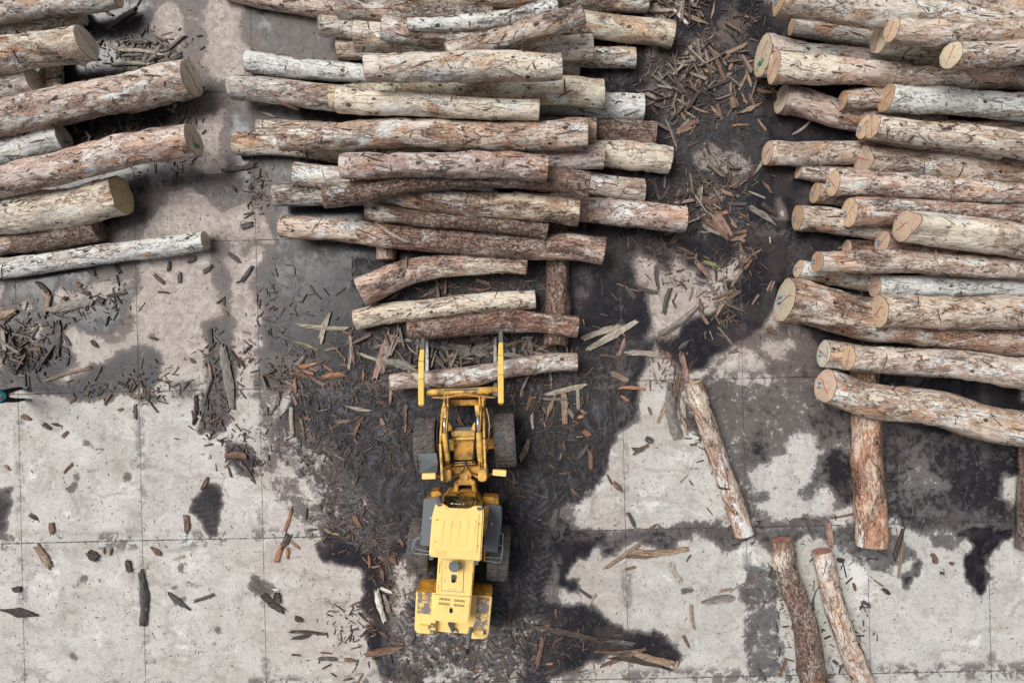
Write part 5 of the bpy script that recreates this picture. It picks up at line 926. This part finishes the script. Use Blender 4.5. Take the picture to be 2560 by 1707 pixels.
q = P(1144, 1264.5, 2.86)-LO; e1 = (P(1176,1269,2.7)-P(1123,1266,2.7)).normalized(); dn = (P(1150,1240,1.95)-P(1150,1275,3.0)).normalized(); nrm = e1.cross(-dn).normalized()
if nrm.y < 0: nrm = -nrm
ex1 = -e1; ey = nrm.cross(ex1); M = Matrix((ex1, ey, nrm)).transposed().to_4x4(); M.translation = q+nrm*.06; lt.matrix_local = M
for nm_, pts_ in quad_l: quad(nm_, pts_, GLS, cab, .004)
# side decks, steps, rails
for q, nm in (([(1059,1247),(1092,1244),(1100,1250),(1100,1368),(1050,1363)], 0), ([(1214,1261),(1221,1260),(1252,1264),(1255,1268),(1254,1310),(1244,1381),(1208,1378)], 1)):
    dk = MB().prism(q, 1.75, 1.62).build('side_deck', SLATE, ld, .02)
    if nm == 0: MB().prism([(1070,1290),(1080,1291),(1079,1305),(1069,1304)], 1.765, 1.74).build('deck_hatch', SLATE, dk, .005); MB().prism([(1075.5,1292),(1078,1292),(1078,1296.5),(1075.5,1296.5)], 1.775, 1.755).build('sticker', WHT, dk)
    else:
        MB().prism([(1236,1263),(1252,1265),(1251,1285),(1240,1283),(1236,1276)], 1.78, 1.74).build('deck_hatch', SLATE, dk, .005); MB().prism([(1224,1306),(1235,1307),(1234,1322),(1223,1321)], 1.765, 1.74).build('deck_hatch', SLATE, dk, .005); MB().prism([(1227.5,1307),(1231,1307),(1231,1312),(1227.5,1312)], 1.775, 1.755).build('sticker', WHT, dk)
    bx_ = MB().prism([(1062,1250),(1096,1248),(1096,1360),(1056,1356)] if nm == 0 else [(1214,1264),(1250,1268),(1240,1376),(1210,1372)], 1.6, .8).build('side_tank', YED, ld, .03)
MB().prism([(1208,1272),(1222,1276),(1215,1338),(1206,1340)], 2.25, 1.8).build('side_box', YEM, ld, .015)
def rail(pts, z): return [P(x, y, z) for x, y in pts]
for pts in ([(1052,1341),(1046,1341),(1036,1354),(1035,1368),(1040,1372),(1074,1378)], [(1052,1348),(1046,1343),(1034,1350),(1030,1374),(1035,1382),(1074,1386)]): MB().tube(rail(pts, 1.78), .014, 8).build('hand_rail', RAILM, ld)
for pts in ([(1250,1332),(1258,1335),(1256,1370),(1252,1394),(1214,1392)], [(1247,1361),(1258,1366),(1253,1402),(1249,1406),(1212,1401)]): MB().tube(rail(pts, 1.78), .014, 8).build('hand_rail', RAILM, ld)
MB().tube([P(1212,1374,1.7), P(1212,1402,1.7)], .014, 8).tube([P(1210,1372,1.7), P(1208,1400,1.3)], .014, 8).build('ladder_rail', YED, ld)
for q in ([(1076,1230),(1097,1227),(1104,1236),(1098,1248),(1080,1244)], [(1207,1243),(1236,1243),(1238,1262),(1210,1262)], [(1234,1244),(1247,1245),(1246,1262),(1233,1261)]): MB().prism(q, 1.35, .8).build('step_box', YED, ld, .02)
# --- articulation joint
MB().prism([(1136,1206),(1187,1204),(1192,1232),(1184,1240),(1178,1212),(1172,1208),(1150,1209),(1146,1216),(1144,1240),(1134,1236)], 1.5, .8).build('hitch_yoke', YED, ld, .02)
MB().prism([(1146,1184),(1163,1172),(1182,1183),(1176,1196),(1188,1204),(1186,1212),(1136,1213),(1135,1206),(1150,1196)], 1.55, 1.0).build('pivot_plate', YED, ld, .015)
MB().tube([P(1163.7,1192,1.5), P(1163.7,1192,1.62)], .075, 20).build('pivot_pin', YEM, ld, .01)
MB().prism([(1147,1210),(1177,1209),(1179,1228),(1146,1229)], 1.18, .6).build('hose_well', BLK, ld)
# --- front frame
ff = MB().prism([(1134,1098),(1184,1096),(1186,1146),(1176,1149),(1135,1150)], 1.45, .6).build('front_frame', YED, ld, .02)
MB().prism([(1130,1169),(1200,1166),(1206,1182),(1193,1196),(1163,1174),(1134,1198),(1122,1186)], 1.55, .7).build('frame_rear_wall', YED, ld, .015)
MB().prism([(1128,1078),(1188,1076),(1188,1090),(1129,1092)], 1.55, 1.1).build('cross_member', YEM, ld, .02); MB().prism([(1132,1069),(1184,1067),(1186,1077),(1131,1079)], 1.35, .9).build('cross_plate', DGREY, ld, .015)
MB().prism([(1129,1094),(1186,1092),(1186,1098),(1129,1100)], 1.6, 1.4).build('cross_bar', YEM, ld, .01)
MB().tube([P(1134,1162,1.4), P(1186,1159,1.4)], .022).tube([P(1136,1156,1.4), P(1186,1154,1.4)], .014).build('oil_pipe', YEM, ld)
for (x, w_) in ((1116, 12), (1206, 12)):
    MB().prism([(x-w_*.8,1176),(x+w_*.8,1174),(x+w_,1200),(x-2,1205),(x-w_,1200)], 1.9, .9).build('boom_tower', YEM, ld, .02)
# lift arms
for xs in (((1107,1203),(1102,1110),(1106,1030),(1113,998)), ((1215,1198),(1211,1100),(1210,1030),(1213,1000))):
    zz = (2.05, 1.75, 1.25, .9); pp = [P(x, y, z) for (x, y), z in zip(xs, zz)]; m = MB()
    for a in range(3): m.beam(pp[a], pp[a+1], .055, .34 if a < 2 else .30, .055, .34 if a == 0 else .26)
    m.build('lift_arm', YEM, ld, .012)
    m = MB(); a, b = pp[1]+Vector((.13 if xs[0][0] < 1150 else -.13, 0, -.05)), pp[3]+Vector((.10 if xs[0][0] < 1150 else -.10, 0, 0)); m.beam(a, b, .035, .24); m.build('inner_lift_plate', YEM, ld, .01)
for (bx0, by0, bx1, by1, rx, ry, ex0, ey0) in ((1118,1151,1112,1083,1111,1046,1110,1023), (1201,1149,1196,1080,1194,1040,1193,1017)):
    z0, z1, z2, z3 = 1.75, 1.80, 1.78, 1.72
    cy = MB().tube([P(bx0,by0,z0), P(bx1,by1,z1)], .082, 18).build('lift_cylinder', YEM, ld, .01)
    MB().tube([P(bx1,by1,z1), P(rx,ry,z2)], .036, 14).build('piston_rod', CHROME, cy, 0, True)
    MB().beam(P(rx+.5,ry,z2), P(ex0,ey0,z3), .11, .14).tube([P(ex0-6,ey0,z3), P(ex0+6,ey0,z3)], .06, 14).build('clevis', YEM, cy, .012)
    MB().tube([P(bx0-5,by0+2,z0-.05), P(bx0+5,by0+2,z0-.05)], .05, 12).beam(P(bx0-3,by0,z0-.05), P(bx0-2,by0+12,z0-.2), .04, .1).beam(P(bx0+4,by0,z0-.05), P(bx0+4,by0+12,z0-.2), .04, .1).build('cylinder_foot', YEM, cy, .008)
    g = 7 if bx0 < 1150 else -7
    MB().tube([P(bx1+g,by1-6,1.85), P(bx1+g*1.2,by1+20,1.86), P(bx1+g*1.7,by1+50,1.78), P(bx1+g*2,by1+78,1.6)], .022, 8).build('hose', HOSE, ld)
    MB().prism([(bx1+g*1.2,1055),(bx1+g*2.0,1062),(bx1+g*2.6,1076),(bx1+g*1.1,1078)], 1.6, 1.3).build('boom_bracket', YEM, ld, .01)
for pts in ([(1103,1028),(1096,1045),(1093,1075),(1093,1110),(1098,1140),(1101,1160)],): MB().tube([P(x, y, 1.6) for x, y in pts], .018, 8).build('hose', HOSE, ld)
MB().tube([P(x, y, 1.6) for x, y in [(1216,1020),(1221,1040),(1224,1062),(1222,1090),(1218,1130)]], .018, 8).build('hose', OHOSE, ld)
for pts in ([(1163,1152),(1164,1162),(1158,1175),(1146,1184),(1130,1186)], [(1167,1152),(1169,1168),(1178,1182),(1192,1186),(1204,1184)], [(1236,1160),(1226,1172),(1222,1190),(1220,1200)]): MB().tube([P(x, y, 1.66) for x, y in pts], .02, 8).build('hose', HOSE, ld)
MB().prism([(1126,1000),(1195,999),(1196,1013),(1127,1014)], .95, .6).build('boom_cross_tube', YED, ld, .03)
for x in (1112, 1120, 1199, 1208): MB().beam(P(x, 994, 1.25), P(x, 1022, 1.5), .045, .22).build('boom_lug', YEM, ld, .01)
MB().prism([(1042,1134),(1091,1132),(1095,1158),(1093,1182),(1048,1184),(1043,1150)], [1.66,1.66,1.62,1.35,1.35,1.64], [1.62,1.62,1.58,1.31,1.31,1.60]).build('mudguard', SLATE, ld, .008)
for q in ([(1054.5,1184),(1088,1183),(1089,1197),(1055,1198)], [(1232,1174),(1266,1176),(1265,1191),(1231.5,1188)]): MB().prism(q, 2.0, 1.86).build('lamp_housing', YEL, ld, .01); MB().beam(P(q[1][0]-(0 if q[0][0] < 1150 else 34), q[1][1]+6, 1.85), P(1104 if q[0][0] < 1150 else 1216, 1192, 1.7), .05, .05).build('lamp_bracket', YED, ld)
# --- grapple: cross tube, hoses and tines
gr = MB().tube([P(1066,982,1.3), P(1100,979,1.3), P(1155,978.5,1.3), P(1210,975,1.3), P(1244,974,1.3)], .088, 18).build('grapple_frame', YEM, ld, 0, True)
MB().prism([(1110,973),(1195,971),(1195,975),(1110,977)], 1.405, 1.36).build('wear_plate', DGREY, gr, .005)
for x in (1096, 1111, 1120, 1192, 1201, 1215): MB().tube([P(x, 981-.03*(x-1096), 1.29), P(x+1.5, 979-.03*(x-1096), 1.31)], .105, 18).build('frame_collar', YEM, gr)
for x in (1068, 1242): MB().prism([(x-7,971),(x+7,969),(x+9,984),(x+4,992),(x-6,991)], 1.36, .7).build('end_bracket', DGREY, gr, .02)
for dy, dx in ((0, 0), (3, 4), (5, -3)): MB().tube([P(1082+dx, 992+dy*.4, 1.32), P(1110+dx, 994+dy*.3, 1.36), P(1140, 987+dy*.5, 1.42), P(1165, 985+dy*.5, 1.42), P(1200+dx, 990+dy*.3, 1.38), P(1234+dx, 993+dy*.3, 1.32)], .013, 8).build('hose', OHOSE, gr)
MB().prism([(1088,985),(1222,981),(1222,992),(1088,996)], .9, .45).build('back_bar', YED, gr, .03)
for (x0, y0, x1, y1, xt, yt) in ((1053.5,1011,1053.5,905,1057.5,846), (1252.5,1007,1251.5,890,1252,825)):
    t = MB(); a, b, c, d_ = P(x0,y0,1.42), P((x0*.4+x1*.6),y0*.4+y1*.6,1.46), P(x1,y1,1.40), P((x1+xt)/2+.5,(y1+yt)/2,1.22)
    t.beam(a, b, .155, .16).beam(b, c, .155, .16, .15, .14).beam(c, d_, .15, .14, .12, .11)
    t = t.build('upper_tine', YET, ld, .012); tp = MB().beam(d_, P(xt,yt,.98), .118, .10, .10, .05).build('tine_tip', STEEL, t, .008)
    MB().prism([(x0-6,y0-3),(x0+6,y0-3),(x0+5,y0+5),(x0-5,y0+5)], 1.36, 1.2).build('tine_pin', YED, t, .01)
for (x0, y0, y1) in ((1068,990,852), (1238,990,842)):
    MB().beam(P(x0,y0,.35), P(x0,y1+40,.16), .10, .12, .09, .10).beam(P(x0,y1+40,.16), P(x0,y1,.14), .09, .10, .07, .03).build('lower_tine', STEEL, ld, .008)
# ------------------------------------------------------------------ person at the left edge
def skin(name, joints, bones, mat, parent, loc, sub=2):
    me = bpy.data.meshes.new(name); me.from_pydata([j[0] for j in joints], bones, []); me.materials.append(mat)
    o = bpy.data.objects.new(name, me); COL.objects.link(o); o.location = loc; o.parent = parent
    m = o.modifiers.new('skin', 'SKIN'); sv = me.skin_vertices[0].data
    for k, j in enumerate(joints): sv[k].radius = (j[1], j[2] if len(j) > 2 else j[1])
    sv[0].use_root = True; m.use_smooth_shade = True; s2 = o.modifiers.new('s', 'SUBSURF'); s2.levels = sub; s2.render_levels = sub
    return o
SKN = plain('skin', (.42, .23, .15), .5); TRO = plain('dark_navy_trousers', (.010, .016, .026), .8); JAC = plain('turquoise_jacket', (.03, .66, .74), .7, scale=12); SHO = plain('grey_blue_shoes', (.13, .20, .24), .7); ORG = plain('orange_shirt', (.75, .22, .08), .7); HAI = plain('dark_hair', (.02, .014, .01), .6)
fA, fB = P(61, 970, 0), P(66, 998, 0); pc = (fA+fB)/2; pc.z = 0
pe = empty('person', pc); tag(pe, 'person in a turquoise jacket and black trousers walking at the left edge', 'person')
# local: +x to the right of the photo, facing right; legs apart in y
A_, B_ = fA-pc, fB-pc; hx = -.03
body = skin('body', [((hx,0,.93),.11,.14),((hx,0,1.10),.12,.15),((hx,0,1.30),.13,.17),((hx,0,1.43),.09,.14),((hx+.01,0,1.50),.055),((hx+.03,0,1.58),.085,.075),((hx+.035,0,1.68),.095,.08),((hx+.03,0,1.745),.05,.045),
  ((hx,.185,1.41),.055),((hx-.02,.22,1.16),.042),((hx+.14,.10,1.19),.030),((hx+.185,.065,1.20),.030),((hx,-.185,1.41),.055),((hx-.02,-.22,1.16),.042),((hx+.14,-.10,1.19),.030),((hx+.185,-.065,1.20),.030),((hx+.13,0,1.665),.018)],
  [(0,1),(1,2),(2,3),(3,4),(4,5),(5,6),(6,7),(3,8),(8,9),(9,10),(10,11),(3,12),(12,13),(13,14),(14,15),(6,16)], SKN, pe, (0,0,0))
skin('trousers', [((hx,0,.93),.115,.15),((hx+.01,.09,.86),.10),((A_.x*.5+hx*.5+.02,A_.y*.8+.02,.48),.070),((A_.x-.03,A_.y,.13),.050),((A_.x-.03,A_.y,.08),.048),((hx+.01,-.09,.86),.10),((B_.x*.5+hx*.5+.03,B_.y*.8-.02,.48),.070),((B_.x-.03,B_.y,.13),.050),((B_.x-.03,B_.y,.08),.048)], [(0,1),(1,2),(2,3),(3,4),(0,5),(5,6),(6,7),(7,8)], TRO, pe, (0,0,0))
skin('jacket', [((hx,0,.84),.16,.19),((hx,0,.98),.145,.18),((hx,0,1.22),.145,.185),((hx,0,1.42),.11,.165),((hx,0,1.47),.07,.08),((hx,.20,1.40),.072),((hx-.02,.23,1.16),.055),((hx+.12,.115,1.19),.046),((hx,-.20,1.40),.072),((hx-.02,-.23,1.16),.055),((hx+.12,-.115,1.19),.046)], [(0,1),(1,2),(2,3),(3,4),(3,5),(5,6),(6,7),(3,8),(8,9),(9,10)], JAC, pe, (0,0,0))
skin('hair', [((hx-.01,0,1.70),.095,.085),((hx+.01,0,1.765),.07,.065),((hx-.05,0,1.63),.06,.06)], [(0,1),(0,2)], HAI, pe, (0,0,0), 2)
for q in (A_, B_):
    skin('shoe', [((q.x-.08,q.y,.045),.045,.042),((q.x+.04,q.y*1.02,.045),.045,.05),((q.x+.15,q.y*1.06,.035),.032,.045)], [(0,1),(1,2)], SHO, pe, (0,0,0), 2)
for sgn in (1, -1):
    hc = Vector((hx+.215, sgn*.06, 1.205))
    for k in range(4):
        l = (.060, .068, .064, .052)[k]; o0 = hc+Vector((-.01, 0, .012-.018*k+.01))
        skin('finger', [(tuple(o0), .009), (tuple(o0+Vector((l*.42, -sgn*.006, -.004))), .0085), (tuple(o0+Vector((l*.62, -sgn*.030, -.012))), .007)], [(0,1),(1,2)], SKN, body, (0,0,0), 1)
    skin('thumb', [(tuple(hc+Vector((-.012,-sgn*.008,.022))), .011), (tuple(hc+Vector((.014,-sgn*.018,.036))), .010), (tuple(hc+Vector((.034,-sgn*.026,.040))), .008)], [(0,1),(1,2)], SKN, body, (0,0,0), 1)
cm_ = MB(); cb0 = pc+Vector((hx+.255, 0, 1.205)); cm_.beam(cb0+Vector((0,-.075,0)), cb0+Vector((0,.075,0)), .07, .045)
co = cm_.build('drone_controller', DGREY, None, .012); co.location = LO; tag(co, 'small dark drone controller held by the person at the left edge', 'controller')
for sy in (.031, -.031): MBp = mobj('eye', [(hx+.122+.006*a, sy+.012*b, 1.695+.006*c) for a in (0,1) for b in (-1,1) for c in (-1,1)], [(0,1,3,2),(4,6,7,5),(0,4,5,1),(2,3,7,6),(0,2,6,4),(1,5,7,3)], HAI, body)
